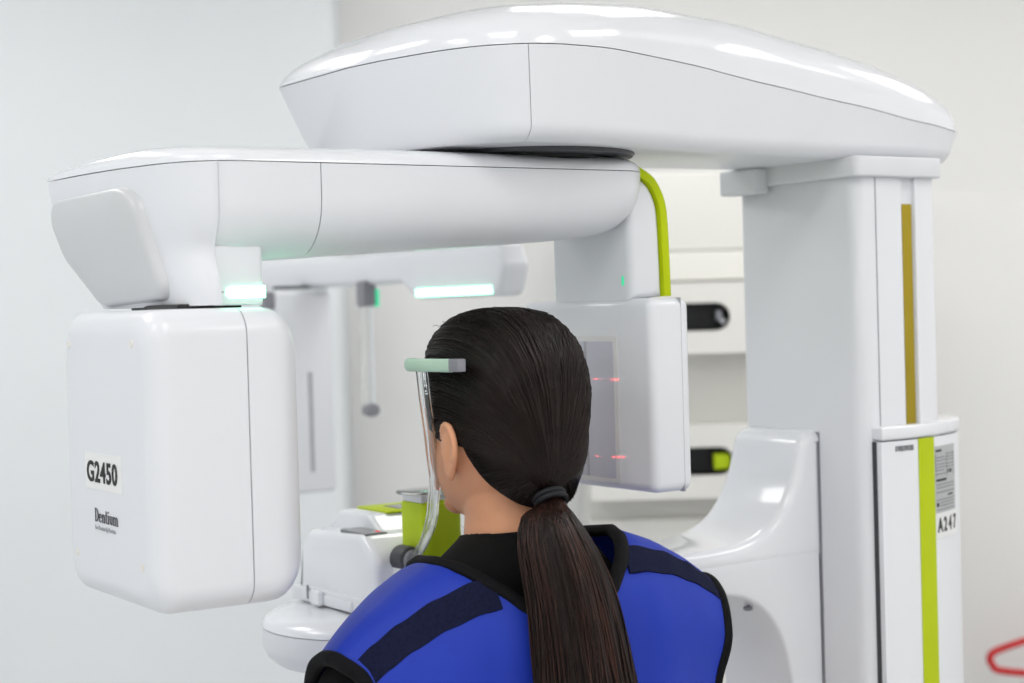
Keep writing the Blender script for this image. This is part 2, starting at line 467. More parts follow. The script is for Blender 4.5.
# fine print of the rating label: dark rules and blocks, unreadable in the photograph
for (x0, x1, z, h) in [(0.5560, 0.5717, 1.418, .003), (0.5560, 0.5816, 1.409, .0012), (0.5560, 0.5854, 1.405, .0012), (0.5560, 0.5836, 1.400, .0012), (0.5560, 0.5854, 1.396, .0012),
                       (0.5560, 0.5796, 1.392, .0012), (0.5560, 0.5854, 1.387, .0012), (0.5884, 0.6110, 1.412, .0012), (0.5884, 0.6110, 1.408, .0012), (0.5884, 0.6091, 1.404, .0012),
                       (0.5884, 0.6110, 1.399, .0012), (0.5884, 0.6110, 1.395, .0012), (0.5904, 0.5943, 1.389, .005), (0.5973, 0.6032, 1.389, .005),
                       (0.5560, 0.5854, 1.379, .003), (0.5560, 0.6110, 1.373, .0012), (0.5560, 0.6110, 1.369, .0012), (0.5560, 0.6110, 1.363, .0014), (0.5894, 0.6051, 1.358, .0022),
                       (0.5560, 0.6110, 1.353, .0012), (0.5560, 0.5619, 1.347, .005), (0.5658, 0.6091, 1.349, .0012), (0.5658, 0.6091, 1.345, .0012), (0.5560, 0.6110, 1.340, .0010)]:
    cover_patch('print_line', x0, x1, z - h / 2, z + h / 2, 0.0011, 'ink_soft' if h < .002 else 'ink', rl)
for x in (0.5555, 0.5870, 0.6115):
    cover_patch('print_rule', x - .0004, x + .0004, 1.383, 1.414, 0.0011, 'ink_soft', rl)
cpos = 0.5575
for ch, adv in (('A', 0.0168), ('2', 0.0150), ('4', 0.0158), ('7', 0.0150)):
    p, d, n = on_cover(cpos + adv * 0.45, 0.0010)
    text_mesh('asset_number', ch, 0.026, 'ink', cover, (p.x - d.x * adv * .45, p.y - d.y * adv * .45, 1.311), (d.x, d.y, 0), (0, 0, 1), xs=0.80, bold=0.0006, depth=0.0003)
    cpos += adv
# small grey print at the left of the stripe, unreadable marks
for k in range(9):
    x = 0.473 + k * 0.0038
    cover_patch('tiny_print', x, x + (0.0030 if k % 3 else 0.0024), 1.4235 + (0.001 if k % 4 == 1 else 0), 1.4305, 0.0006, 'ink_soft', cover)

# ---- top arm
near_t = [(-.213, .045), (-.212, .03), (-.204, -.02), (-.193, -.06), (-.18, -.101), (-.159, -.139), (-.135, -.160), (-.107, -.175), (-.07, -.180), (0, -.172), (.1, -.145), (.2, -.125), (.35, -.118), (.57, -.116), (.62, -.106), (.648, -.085), (.665, -.03)]
far_t = [(-.213, .215), (-.208, .228), (-.195, .237), (-.17, .241), (-.12, .242), (-.05, .228), (.05, .185), (.15, .142), (.3, .118), (.57, .116), (.62, .106), (.648, .085), (.665, .05)]
def lt(tab, x):
    if x <= tab[0][0]: return tab[0][1]
    for (a, va), (b, vb) in zip(tab, tab[1:]):
        if x <= b: return va + (vb - va) * (x - a) / (b - a)
    return tab[-1][1]
def w_top(x): return (lt(far_t, x) - lt(near_t, x)) / 2
def c_top(x): return (lt(far_t, x) + lt(near_t, x)) / 2
zs_t = [(-.213, 1.899), (-.1, 1.903), (0.0, 1.905), (.1, 1.902), (.18, 1.897), (.27, 1.885), (.43, 1.866), (.55, 1.848), (.665, 1.836)]
zt_t = [(-.213, 1.903), (-.2, 1.925), (-.17, 1.943), (-.1, 1.962), (0, 1.974), (.1, 1.982), (.25, 1.975), (.4, 1.953), (.5, 1.935), (.6, 1.905), (.645, 1.875), (.665, 1.850)]
ZB = 1.800
def smooth_table(tab, x):
    s = 0.0; n = 0
    for d in ((-.03, -.015, 0, .015, .03) if x > -.15 else (0,)):
        s += lerp_table(tab, x + d); n += 1
    return s / n
def arm_stations(a, b):
    xs = []
    N = 60
    for i in range(N + 1):
        t = i / N; xs.append(-0.213 + 0.878 * (0.5 - 0.5 * cos(pi * t)))
    xs = [x for x in xs if a + 1e-4 < x < b - 1e-4]
    return [a] + xs + [b]
def arm_x(x, z, zs):
    # ends slope inwards below the seam
    k = max(0, min(1, (zs - z) / 0.1))
    fl = max(0, 1 - (x + 0.213) / 0.15); fr_ = max(0, 1 - (0.665 - x) / 0.12)
    return x + 0.022 * k * fl - 0.025 * k * fr_
def body_ring(x):
    w = w_top(x); zs = smooth_table(zs_t, x); g = 0.0011; yc = c_top(x)
    z_hi = zs - g
    pts = [(-w, z_hi)]
    rr = min(0.022, w * 0.4)
    ww = w - 0.006
    for k in range(9):
        a = pi + (pi / 2) * k / 8
        pts.append((-ww + rr + rr * cos(a), ZB + rr + rr * sin(a)))
    ww = w - 0.006 - 0.035 * max(0, min(1, (0.1 - x) / 0.2))
    for k in range(9):
        a = 1.5 * pi + (pi / 2) * k / 8
        pts.append((ww - rr + rr * cos(a), ZB + rr + rr * sin(a)))
    pts.append((w, z_hi))
    return [(arm_x(x, z, zs), y + yc, z) for y, z in pts]
def cover_ring(x):
    w = w_top(x); zs = smooth_table(zs_t, x); zt = smooth_table(zt_t, x)
    pts = []
    for k in range(25):
        a = pi - pi * k / 24
        c, s = cos(a), sin(a)
        pts.append((w * (abs(c) ** 0.72) * (1 if c >= 0 else -1), zs + (zt - zs) * abs(s) ** 0.8))
    return [(x, y + c_top(x), z) for y, z in pts]
loft('arm_housing', [body_ring(x) for x in arm_stations(-0.213, -0.1085)], 'white_plastic', S, angle=40)
ah = loft('arm_housing', [body_ring(x) for x in arm_stations(-0.1075, 0.665)], 'white_plastic', S, angle=40)
top_cover = loft('arm_top_cover', [cover_ring(x) for x in arm_stations(-0.213, 0.665)], 'white_gloss', S, angle=50)
lathe('pivot_disc', [(0.03, 1.7875), (0.088, 1.7875), (0.095, 1.792), (0.095, 1.8015), (0.03, 1.8015)], (0, 0, 0), 'black_plastic', S)
lathe('pivot_ring', [(0.10, 1.7955), (0.128, 1.7955), (0.13, 1.798), (0.13, 1.801), (0.10, 1.801)], (0, 0, 0), 'dark_grey', S)
rbox('lime_accent', 0.07, 0.10, 0.126, 0.134, 1.7925, 1.806, 'lime', S, r=0.001)

# ---- rotating arm (gantry)
ZS = 1.777
NEAR = catmull([(-0.510, 0.19), (-0.5045, 0.107), (-0.496, 0.041), (-0.486, -0.005), (-0.473, -0.047), (-0.455, -0.077), (-0.431, -0.0955), (-0.40, -0.1005), (-0.36, -0.1005)], 6)
def g_plan(x):
    """near and far edge (y) of the rotating arm at x, seam level"""
    near = lt(NEAR, x) if x < -0.36 else -0.1005
    far = lerp_table([(-0.51, 0.202), (-0.4, 0.18), (-0.25, 0.115), (-0.1, 0.10), (0.02, 0.10), (0.1, 0.09)], x)
    if x > 0.075:
        t = min(1, (x - 0.075) / 0.043); k = 1 - sqrt(max(0, 1 - t * t)); near += 0.05 * k; far -= 0.05 * k
    return near, far
def near_x(y):
    for (a, b) in zip(NEAR, NEAR[1:]):
        if b[1] <= y <= a[1]: return a[0] + (b[0] - a[0]) * (a[1] - y) / max(1e-6, a[1] - b[1])
    return NEAR[0][0] if y > NEAR[0][1] else -0.431
def gz_bot(x):
    b = lerp_table([(-0.51, 1.675), (-0.43, 1.676), (-0.33, 1.681), (-0.16, 1.689), (0.0, 1.697), (0.05, 1.702), (0.115, 1.708)], x)
    return b
def g_ring(x):
    n, f = g_plan(x); zb = gz_bot(x); zt = ZS - 0.0009
    if x > 0.05:
        t = min(1, (x - 0.05) / 0.068); zb += 0.035 * (1 - sqrt(max(0, 1 - t * t)))
    R = min(0.055, (f - n) * 0.35); H = min(0.060, zt - zb - 0.01)
    pts = [(n, zt)]
    for k in range(11):
        a = pi + (pi / 2) * k / 10; pts.append((n + R + R * cos(a), zb + H + H * sin(a)))
    for k in range(11):
        a = 1.5 * pi + (pi / 2) * k / 10; pts.append((f - R + R * cos(a), zb + H + H * sin(a)))
    pts.append((f, zt))
    return [(x, y, z) for y, z in pts]
def stations(a, b, n):
    return [a + (b - a) * i / n for i in range(n + 1)]
def end_stations(a, b, n):   # denser towards b
    return [a + (b - a) * sin(pi / 2 * i / n) for i in range(n + 1)]
loft('rotating_arm', [g_ring(x) for x in stations(-0.4325, -0.3215, 6)], 'white_plastic', S, angle=40)
loft('rotating_arm', [g_ring(x) for x in stations(-0.3203, 0.05, 12)[:-1] + end_stations(0.05, 0.118, 14)], 'white_plastic', S, angle=40)
# lid over the whole rotating arm
def lid_ring(x):
    n, f = g_plan(x); c = (n + f) / 2; w = (f - n) / 2
    e = min(1, max(0, (x + 0.510) / 0.055)); h = 0.019 * sqrt(max(0, 1 - (1 - e) ** 2)) + 0.001
    if x > 0.07:
        t = min(1, (x - 0.07) / 0.048); h = 0.001 + (h - 0.001) * sqrt(max(0, 1 - t * t))
    pts = []
    for k in range(21):
        a = pi - pi * k / 20; cc, ss = cos(a), sin(a)
        pts.append((c + w * abs(cc) ** 0.45 * (1 if cc >= 0 else -1), ZS + h * abs(ss) ** 0.8))
    return [(x, y, z) for y, z in pts]
lidx = [-0.510 + 0.09 * (1 - cos(pi / 2 * i / 20)) for i in range(21)] + stations(-0.41, 0.05, 14) + end_stations(0.05, 0.118, 14)[1:]
loft('arm_lid', [lid_ring(x) for x in lidx], 'white_gloss', S, angle=50)

# left housing above the source head: lofted in height
def housing_ring(z):
    # outline at height z: the plan curve of the arm end, drawn in and squared up towards the bottom
    t = max(0, min(1, (ZS - z) / (ZS - 1.631)))
    sh = 0.030 * t ** 1.6; dent = 0.014 * exp(-((t - 0.62) / 0.16) ** 2)
    yf = 0.200 - 0.035 * t - 0.052 * t * t
    pts = [(-0.4337, yf), (-0.4337 - 0.03, yf)]
    for (x, y) in NEAR:
        if x > -0.434: break
        k = (y + 0.0955) / 0.2855                     # 1 at the far end, 0 at the side
        pts.append((min(-0.434, x + sh * min(1, k * 2.5)), -0.0955 + (yf + 0.0955) * k + dent * (1 - k) ** 3))
    pts.append((-0.4337, -0.0965 + dent))
    return [(p[0], p[1], z) for p in pts]
hz = [ZS - 0.0009 - (ZS - 0.0009 - 1.632) * i / 22 for i in range(23)]
hous = loft('end_housing', [housing_ring(z) for z in hz] , 'white_plastic', S, angle=45)
# pale facet plate on the end of the housing, a sloping trapezium with soft edges
pl = [(0.196, 1.752, .03), (-0.008, 1.758, .040), (-0.024, 1.700, .08), (-0.044, 1.640, .014), (0.100, 1.634, .03), (0.168, 1.69, .05)]
plo = rpoly(pl, 8)
def plate_x(z, y): 
    t = max(0, min(1, (ZS - z) / (ZS - 1.631)))
    yf = 0.200 - 0.035 * t - 0.052 * t * t
    k = max(0, min(1, (y + 0.0955) / (yf + 0.0955)))
    return near_x(-0.0955 + 0.2855 * k) + 0.030 * t ** 1.6 * min(1, k * 2.5)
rings = []
ctr = Vector((sum(p[0] for p in plo) / len(plo), sum(p[1] for p in plo) / len(plo)))
for (sc, off) in ((1.03, 0.004), (1.0, -0.003), (0.985, -0.0065), (0.955, -0.009), (0.90, -0.010), (0.6, -0.0105), (0.2, -0.0108)):
    rings.append([(plate_x(ctr.y + (p[1] - ctr.y) * sc, ctr.x + (p[0] - ctr.x) * sc) + off, ctr.x + (p[0] - ctr.x) * sc, ctr.y + (p[1] - ctr.y) * sc) for p in plo])
loft('end_plate', rings, 'grey_plate', S, angle=60)
# neck block with the green LED bar
nb = rpoly([(-0.4328, -0.080, .002), (-0.3785, -0.080, .008), (-0.3785, 0.07, .012), (-0.4328, 0.07, .002)], 6)
neckb = prism('led_block', nb, 'z', 1.6315, 1.692, 'white_plastic', S, bevel=0.002)
def stadium(x0, x1, z0, z1, left_round=True):
    r = (z1 - z0) / 2; zc = (z0 + z1) / 2; out = []
    for k in range(13):
        a = pi / 2 + pi * k / 12; out.append((x0 + r + r * cos(a), zc + r * sin(a)))
    return out + [(x1, z0), (x1, z1)]
prism('led_bar', stadium(-0.4225, -0.386, 1.6385, 1.651), 'y', -0.0812, -0.070, 'led_green', neckb, bevel=0.001, seg=2)
rbox('led_bar', -0.3875, -0.3783, -0.0812, 0.0, 1.6385, 1.651, 'led_green', neckb, r=0.0005)
rbox('seam', -0.4325, -0.4225, -0.0805, -0.078, 1.6448, 1.6455, 'mid_grey', neckb, r=0)
rbox('swivel_gap', -0.47, -0.40, -0.07, 0.06, 1.622, 1.634, 'black_plastic', S, r=0.002)

# ---- x-ray source head
def head_piece(name, x0, x1, flat0, flat1):
    y0, y1, z0, z1 = -0.119, 0.142, 1.329, 1.6290
    # stack of rounded-rectangle rings along x; corners soften at the free ends
    def ring(x, ins, r):
        return [(x, p[0], p[1]) for p in rpoly([(y0 + ins, z0 + ins, r), (y1 - ins, z0 + ins, r), (y1 - ins, z1 - ins, r), (y0 + ins, z1 - ins, r)], 10)]
    rings = []
    R = 0.024
    if not flat0:
        for k in range(9):
            t = pi / 2 * k / 8
            rings.append(ring(x0 + R * 0.9 * (1 - sin(t)), 0, 0.03) if False else ring(x0 + R * (1 - cos(t)), R * (1 - sin(t)), 0.028))
    else: rings.append(ring(x0, 0, 0.028))
    R1 = 0.044
    if not flat1:
        for k in range(8, -1, -1):
            t = pi / 2 * k / 8
            rings.append(ring(x1 - R1 * (1 - cos(t)), R1 * (1 - sin(t)), 0.028))
    else: rings.append(ring(x1, 0, 0.028))
    return loft(name, rings, 'white_plastic', S, angle=40)
src = head_piece('source_head', -0.521, -0.4185, False, True)
head_piece('source_head_shell', -0.4173, -0.349, True, False)
XF = -0.5212
# sticker and lettering on the outer face (reading direction is -y)
rbox('model_sticker', XF - 0.0002, XF + 0.003, -0.036, 0.072, 1.444, 1.482, 'sticker_white', src, r=0.0001, seg=1)
text_mesh('model_number', 'G2450', 0.0300, 'ink', src, (XF - 0.0006, 0.0665, 1.4525), (0, -1, 0), (0, 0, 1), xs=1.04, bold=0.0007, depth=0.0003, spacing=1.08)
def serif_word(parent):
    """'Dentium' in a high-contrast serif: thick stems, thin serifs and bowls, drawn as flat strokes"""
    sx, sz = 0.00112, 0.00128
    ox, oz = 0.0465, 1.4105
    bm = bmesh.new()
    def quad(x0, x1, z0, z1):
        vs_ = [bm.verts.new((XF - 0.0006, ox - x * sx, oz + z * sz)) for x, z in ((x0, z0), (x1, z0), (x1, z1), (x0, z1))]
        bm.faces.new(vs_)
    def arc(cx_, cz_, rx, rz, a0, a1, wthin, wthick, n=14):
        prev = None
        for i in range(n + 1):
            a = radians(a0 + (a1 - a0) * i / n)
            w = wthin + (wthick - wthin) * abs(cos(a)) ** 1.5
            o_ = (cx_ + rx * cos(a), cz_ + rz * sin(a)); i_ = (cx_ + (rx - w) * cos(a), cz_ + (rz - wthin) * sin(a))
            cur = [bm.verts.new((XF - 0.0006, ox - q[0] * sx, oz + q[1] * sz)) for q in (o_, i_)]
            if prev: bm.faces.new((prev[0], cur[0], cur[1], prev[1]))
            prev = cur
    def serif(x, w, z): quad(x - 1, x + w + 1, z, z + 0.5)
    # D
    quad(1, 3, 0, 11); serif(1, 2, 0); serif(1, 2, 10.5); arc(3, 5.5, 6.5, 5.5, -90, 90, 0.6, 2.2)
    # e
    arc(14.2, 3.5, 3.7, 3.7, 20, 335, 0.6, 1.9, 22); quad(11.5, 17.6, 3.6, 4.3)
    # n
    quad(20, 21.8, 0, 7); serif(20, 1.8, 0); quad(19.2, 21, 6.5, 7); arc(23.6, 4.2, 2.9, 2.9, 10, 160, 0.6, 1.8); quad(24.7, 26.5, 0, 4.8); serif(24.7, 1.8, 0)
    # t
    quad(29.2, 31, 1, 10); quad(27.8, 33, 6.4, 7); arc(32.0, 1.9, 2.7, 1.9, 180, 320, 0.6, 1.7)
    # i
    quad(34.8, 36.6, 0, 7); serif(34.8, 1.8, 0); quad(34, 36, 6.5, 7); quad(34.9, 36.5, 8.6, 10.2)
    # u
    quad(39.4, 41.2, 2, 7); quad(38.6, 40.5, 6.5, 7); arc(42.3, 2.7, 2.9, 2.7, 190, 350, 0.6, 1.8); quad(44.1, 45.9, 0, 7); quad(43.2, 45, 6.5, 7); quad(45, 46.8, 0, .5)
    # m
    quad(48.6, 50.4, 0, 7); serif(48.6, 1.8, 0); quad(47.8, 50, 6.5, 7)
    arc(52.2, 4.2, 2.8, 2.9, 10, 160, 0.6, 1.8); quad(53.2, 55, 0, 4.8); serif(53.2, 1.8, 0)
    arc(56.8, 4.2, 2.8, 2.9, 10, 160, 0.6, 1.8); quad(57.8, 59.6, 0, 4.8); serif(57.8, 1.8, 0)
    r = bmesh.ops.extrude_face_region(bm, geom=bm.faces[:])
    for v in [g for g in r['geom'] if isinstance(g, bmesh.types.BMVert)]: v.co.x += 0.0005
    return from_bm('maker_name', bm, 'ink_mid', parent, False)
serif_word(src)
text_mesh('maker_tagline', 'For Dentists By Dentists', 0.0064, 'ink_pale', src, (XF - 0.0006, 0.0455, 1.4025), (0, -1, 0), (0, 0, 1), xs=0.93, depth=0.0003)
for (y, z) in ((0.112, 1.595), (-0.074, 1.596), (0.106, 1.372), (-0.086, 1.376)):
    lathe('screw_cap', [(0.0005, -0.0006), (0.0035, -0.0006), (0.004, 0), (0.004, 0.002)], (XF, y, z), 'beige_dot', src, n=16, axis='x')

# ---- detector
DX0, DX1, DY0, DY1, DZ0, DZ1 = 0.088, 0.149, -0.12, 0.15, 1.400, 1.628
bm = rbox_bm(DX0, DX1, DY0, DY1, DZ0, DZ1, 0.012, 5)
det = from_bm('detector', bm, 'white_plastic', S)
rbox('seam', DX1 - 0.0155, DX1 - 0.0149, DY0 - .0001, DY1 + .0001, DZ0 - .0001, DZ1 + .0001, 'ink_pale', det, r=0)
wf = DX0 - 0.0008
rbox('window_frame', wf, wf + 0.01, -0.056, 0.112, 1.408, 1.585, 'pale_frame', det, r=0.0008, seg=2)
rbox('sensor_window', wf - 0.0008, wf + 0.01, -0.048, 0.104, 1.414, 1.578, 'pale_sensor', det, r=0.0008, seg=2)
rbox('window_guide', wf - 0.002, wf + 0.008, 0.006, 0.010, 1.414, 1.578, 'ink_pale', det, r=0.001, seg=2)
# neck between rotating arm and detector, with the lime layer on its outer curve
oc = [(0.085, 1.789), (0.100, 1.787), (0.113, 1.782), (0.130, 1.772), (0.141, 1.757), (0.148, 1.738), (0.1505, 1.71), (0.152, 1.66), (0.1525, 1.630)]
oc = catmull(oc, 5)
inner = []
for i, p in enumerate(oc):
    a = Vector(oc[max(i - 1, 0)]); b = Vector(oc[min(i + 1, len(oc) - 1)]); d = (b - a).normalized(); nn = Vector((-d.y, d.x))
    inner.append((p[0] - nn.x * 0.0105, p[1] - nn.y * 0.0105))
necked = prism('detector_neck', [(0.093, 1.626), (0.093, 1.74), (0.08, 1.772)] + inner, 'y', -0.078, 0.085, 'white_plastic', S, bevel=0.010, seg=5)
prism('lime_trim', inner[::-1] + oc, 'y', -0.080, 0.087, 'lime', necked, bevel=0.001, seg=2)
rbox('status_light', 0.0916, 0.095, -0.0655, -0.062, 1.644, 1.655, 'led_small', necked, r=0.0005, seg=1)

# ---- positioning lasers: two thin red line lamps set in the inner face of the source head
LASER_W = 0.0022
for (zc, slope) in ((1.527, 0.012), (1.402, 0.085)):
    la = bpy.data.lights.new('laser_line', 'AREA'); la.shape = 'RECTANGLE'; la.size = 0.20; la.size_y = 0.0012
    la.spread = radians(0.4); la.energy = LASER_W; la.color = (1.0, 0.05, 0.06)
    ob = bpy.data.objects.new('laser_line', la); col.objects.link(ob); ob.parent = S
    d = Vector((0.92, -0.36, slope)).normalized(); xa = Vector((0.36, 0.92, 0)).normalized(); ya = (-d).cross(xa)
    ob.matrix_local = Matrix(((xa.x, ya.x, -d.x, -0.345), (xa.y, ya.y, -d.y, 0.055), (xa.z, ya.z, -d.z, zc), (0, 0, 0, 1)))

# ---- bracket arm carrying the chin rest
bt = [(0.438, 1.449), (0.418, 1.447), (0.404, 1.436), (0.398, 1.415), (0.388, 1.385), (0.368, 1.352), (0.340, 1.327), (0.30, 1.313), (0.25, 1.309), (0.18, 1.308), (0.10, 1.306)]
bt = catmull(bt, 4)
BY0, BY1 = -0.030, 0.112
low = [(0.10, 1.279), (0.25, 1.279), (0.34, 1.2805), (0.438, 1.2825)]
saddle = prism('saddle_bracket', bt + low, 'y', BY0, BY1, 'white_gloss', S, bevel=0.014, seg=6, angle=60)
lowp = [(0.432, 1.2945), (0.34, 1.2925), (0.25, 1.291), (0.10, 1.291), (0.10, 1.25)] + catmull([(0.24, 1.25), (0.28, 1.247), (0.315, 1.235), (0.345, 1.21), (0.365, 1.175), (0.378, 1.12), (0.385, 1.05), (0.39, 0.95)], 5) + [(0.40, 0.80), (0.432, 0.72)]
lb = prism('support_arm', lowp, 'y', BY0 + .0005, BY1 - .0005, 'white_plastic', S, bevel=0.006, seg=4, angle=60)
rbox('column_gap', 0.4322, 0.4332, BY0 - .0012, BY1 + .0012, 0.72, 1.447, 'mid_grey', saddle, r=0)
rbox('latch', 0.320, 0.330, -0.010, 0.000, 1.221, 1.227, 'mid_grey', lb, r=0.002)

# swinging link from the arm to the chin rest base
CBX, CBY, CBR = -0.075, 0.262, 0.148
lk = rpoly([(0.20, -0.029, .02), (0.20, 0.111, .01), (0.08, 0.30, .05), (-0.05, 0.36, .05), (-0.05, 0.20, .05), (0.06, 0.03, .06)], 8)
prism('link_arm', lk, 'z', 1.185, 1.243, 'white_plastic', S, bevel=0.012, seg=4, angle=60)
lathe('base_pod', [(0.02, 1.172), (CBR - .035, 1.172), (CBR - .018, 1.176), (CBR - .006, 1.186), (CBR, 1.200), (CBR, 1.2225)], (CBX, CBY, 0), 'white_plastic', S, n=64, angle=50)
lathe('pod_dome', [(CBR, 1.2237), (CBR - .001, 1.228), (CBR - .006, 1.234), (CBR - .016, 1.2385), (CBR - .04, 1.242), (0.05, 1.2445), (0.01, 1.2445)], (CBX, CBY, 0), 'white_gloss', S, n=64, angle=50)

# chin rest unit (box with sloped top), long in y
prof = rpoly([(0.150, 1.263, .008), (0.150, 1.318, .028), (0.186, 1.346, .03), (0.335, 1.338, .016), (0.362, 1.318, .012), (0.366, 1.250, .006), (0.155, 1.255, .004)], 6)
chin = prism('chin_unit', prof, 'x', -0.135, 0.02, 'white_gloss', S, bevel=0.012, seg=5, angle=60)
prism('lower_rail', rpoly([(0.152, 1.247, .003), (0.372, 1.2435, .003), (0.372, 1.262, .003), (0.152, 1.268, .003)], 3), 'x', -0.142, -0.12, 'white_matte', chin, bevel=0.002)
rbox('slide_plate', -0.1445, -0.141, 0.20, 0.335, 1.2475, 1.2605, 'white_plastic', chin, r=0.001, seg=2)
rbox('slide_knob', -0.152, -0.143, 0.275, 0.300, 1.246, 1.266, 'white_gloss', chin, r=0.003)
rbox('slide_mark', -0.146, -0.143, 0.318, 0.322, 1.250, 1.268, 'mid_grey', chin, r=0.001, seg=1)
# raised lime centre and display windows
ct = rpoly([(0.20, 1.338, .01), (0.24, 1.362, .02), (0.32, 1.362, .012), (0.352, 1.345, .01), (0.352, 1.33, .004), (0.20, 1.33, .004)], 5)
prism('raised_top', ct, 'x', -0.095, 0.015, 'white_gloss', chin, bevel=0.006, seg=4)
rbox('lime_top', -0.07, 0.012, 0.235, 0.318, 1.3615, 1.3645, 'lime', chin, r=0.001, seg=2)
rbox('display', -0.045, -0.008, 0.25, 0.29, 1.3635, 1.3655, 'screen_grey', chin, r=0.0006, seg=1)
dsp = rbox('display', -0.128, -0.098, 0.185, 0.255, 1.3400, 1.3455, 'screen_grey', chin, r=0.0006, seg=1)
rbox('indicator', -0.106, -0.102, 0.196, 0.203, 1.3452, 1.3460, 'indicator_red', dsp, r=0)
# chin post
post = prism('chin_post', rpoly([(-0.089, 0.105, .012), (-0.034, 0.105, .012), (-0.034, 0.172, .012), (-0.089, 0.172, .012)], 6), 'z', 1.292, 1.388, 'lime_soft', S, bevel=0.006)
rbox('post_foot', -0.112, -0.02, 0.098, 0.19, 1.285, 1.312, 'white_plastic', post, r=0.006)
rbox('bite_collar', -0.09, -0.042, 0.112, 0.16, 1.386, 1.397, 'white_matte', post, r=0.002)
prism('chin_plate', rpoly([(-0.108, 0.098, .02), (-0.036, 0.098, .02), (-0.036, 0.165, .03), (-0.108, 0.165, .03)], 8), 'z', 1.397, 1.4005, 'clear_acrylic', post, bevel=0.001, seg=2)
# round dark pivots of the temple support on each side of the unit
for sgn, xk in ((-1, -0.099), (1, -0.017)):
    kb = lathe('temple_pivot', [(0.004, 0.122), (0.014, 0.122), (0.0165, 0.125), (0.0165, 0.15), (0.004, 0.152)], (xk, 0, 1.317), 'dark_grey', S, n=32, axis='y')
    lathe('pivot_cap', [(0.001, 0.1165), (0.0105, 0.1175), (0.013, 0.1205), (0.013, 0.123)], (xk, 0, 1.317), 'mid_grey', kb, n=32, axis='y')
    # clear acrylic rods rising to the temple pad
    xo = -0.182 if sgn < 0 else 0.022; yo = -0.034 if sgn < 0 else 0.03
    left = [(-0.099, 0.118, 1.322), (-0.114, 0.066, 1.346), (-0.127, 0.020, 1.379), (-0.139, -0.006, 1.405), (-0.150, -0.030, 1.430), (-0.162, -0.045, 1.459), (-0.174, -0.061, 1.489), (-0.181, -0.066, 1.522), (-0.182, -0.062, 1.556)]
    rp = catmull(left if sgn < 0 else [(-0.116 - x + (0.022 - 0.066) * 0, y + 0.064 * i / 8, z) for i, (x, y, z) in enumerate((-0.107 - (q[0] + 0.107) * 0 + (q[0] + 0.107) * 0.4, q[1], q[2]) for q in left)], 5)
    if sgn > 0: rp = [(-0.009 + (0.022 + 0.009) * i / (len(rp) - 1), p[1], p[2]) for i, p in enumerate(rp)]
    rod = from_bm('temple_rod', tube_bm(bmesh.new(), rp, 0.0065, 12, False, True, (0.55, 1.35)), 'clear_acrylic', S, True, 50)
    rp2 = [(x, y + 0.014 * min(1, i / 10), z) for i, (x, y, z) in enumerate(rp)]
    from_bm('temple_rod', tube_bm(bmesh.new(), rp2, 0.0026, 8), 'clear_acrylic', S, True, 50)
    pd = catmull([(xo + sgn * -0.012, 0.012 + yo, 1.561), (xo + sgn * 0.001, 0.006 + yo, 1.561), (xo + sgn * 0.006, -0.012 + yo, 1.561), (xo + sgn * 0.004, -0.05 + yo, 1.561), (xo, -0.088 + yo, 1.561)], 6)
    pad = from_bm('temple_pad', tube_bm(bmesh.new(), pd, 0.0066, 12, False, True, (0.62, 1.1)), 'mint_pad', S, True, 50)
    rbox('pad_tip', xo - 0.005, xo + 0.005, -0.108 + yo, -0.087 + yo, 1.5545, 1.5685, 'mid_grey', pad, r=0.0015, seg=2)

# ---- cephalometric unit behind
CXc = 0.335
beam = rpoly([(0.535, 1.722, .012), (1.60, 1.722, .01), (1.60, 1.672, .01), (0.84, 1.668, .02), (0.79, 1.640, .02), (0.535, 1.640, .018), (0.518, 1.688, .02)], 5)
ceph = prism('cephalometric_beam', beam, 'x', CXc - 0.035, CXc + 0.02, 'white_plastic', S, bevel=0.012, seg=4)
rbox('cephalometric_led', CXc - 0.0365, CXc - 0.02, 0.55, 0.785, 1.645, 1.657, 'led_green', ceph, r=0.002, seg=2)
rbox('cephalometric_upright', CXc - 0.02, CXc + 0.05, 0.9, 1.0, 1.715, 1.93, 'white_plastic', ceph, r=0.01)
rbox('cephalometric_support', CXc + 0.005, CXc + 0.075, 0.10, 1.0, 1.87, 1.935, 'white_plastic', ceph, r=0.01)
rbox('cephalometric_sensor', 0.235, 0.350, 1.19, 1.225, 1.285, 1.664, 'white_plastic', S, r=0.008)
rbox('sensor_slot', 0.296, 0.304, 1.188, 1.192, 1.325, 1.512, 'ink_pale', S, r=0.001, seg=1)
rbox('sensor_hanger', 0.242, 0.345, 1.195, 1.22, 1.668, 1.674, 'dark_grey', S, r=0.002)
rbox('sensor_clip', 0.215, 0.237, 1.195, 1.22, 1.632, 1.665, 'mid_grey', S, r=0.005)
rbox('ear_rod_clamp', 0.292, 0.318, 0.955, 0.985, 1.632, 1.676, 'mid_grey', S, r=0.004)
rbox('ear_rod_light', 0.316, 0.322, 0.952, 0.966, 1.63, 1.662, 'led_small', S, r=0.001, seg=1)
er = rbox('ear_rod', 0.290, 0.316, 0.964, 0.972, 1.44, 1.632, 'clear_acrylic', S, r=0.003)
lathe('ear_plug', [(0.004, -0.016), (0.011, -0.014), (0.0125, -0.006), (0.0125, 0.004), (0.008, 0.006), (0.004, 0.006)], (0.303, 0.962, 1.449), 'mid_grey', er, n=24, axis='y')

# ------------------------------------------------------------------ the patient
PT = radians(32)
person = empty('person', (-0.012, 1.90, 0), PT)
tag(person, 'person with dark ponytail in a blue lead apron seen from behind, head in the scanner', 'person')
HC = Vector((0, 0, 1.493)); HY = radians(10)      # head centre and extra head turn
HM = Matrix.Translation(HC) @ Matrix.Rotation(HY, 4, 'Z')

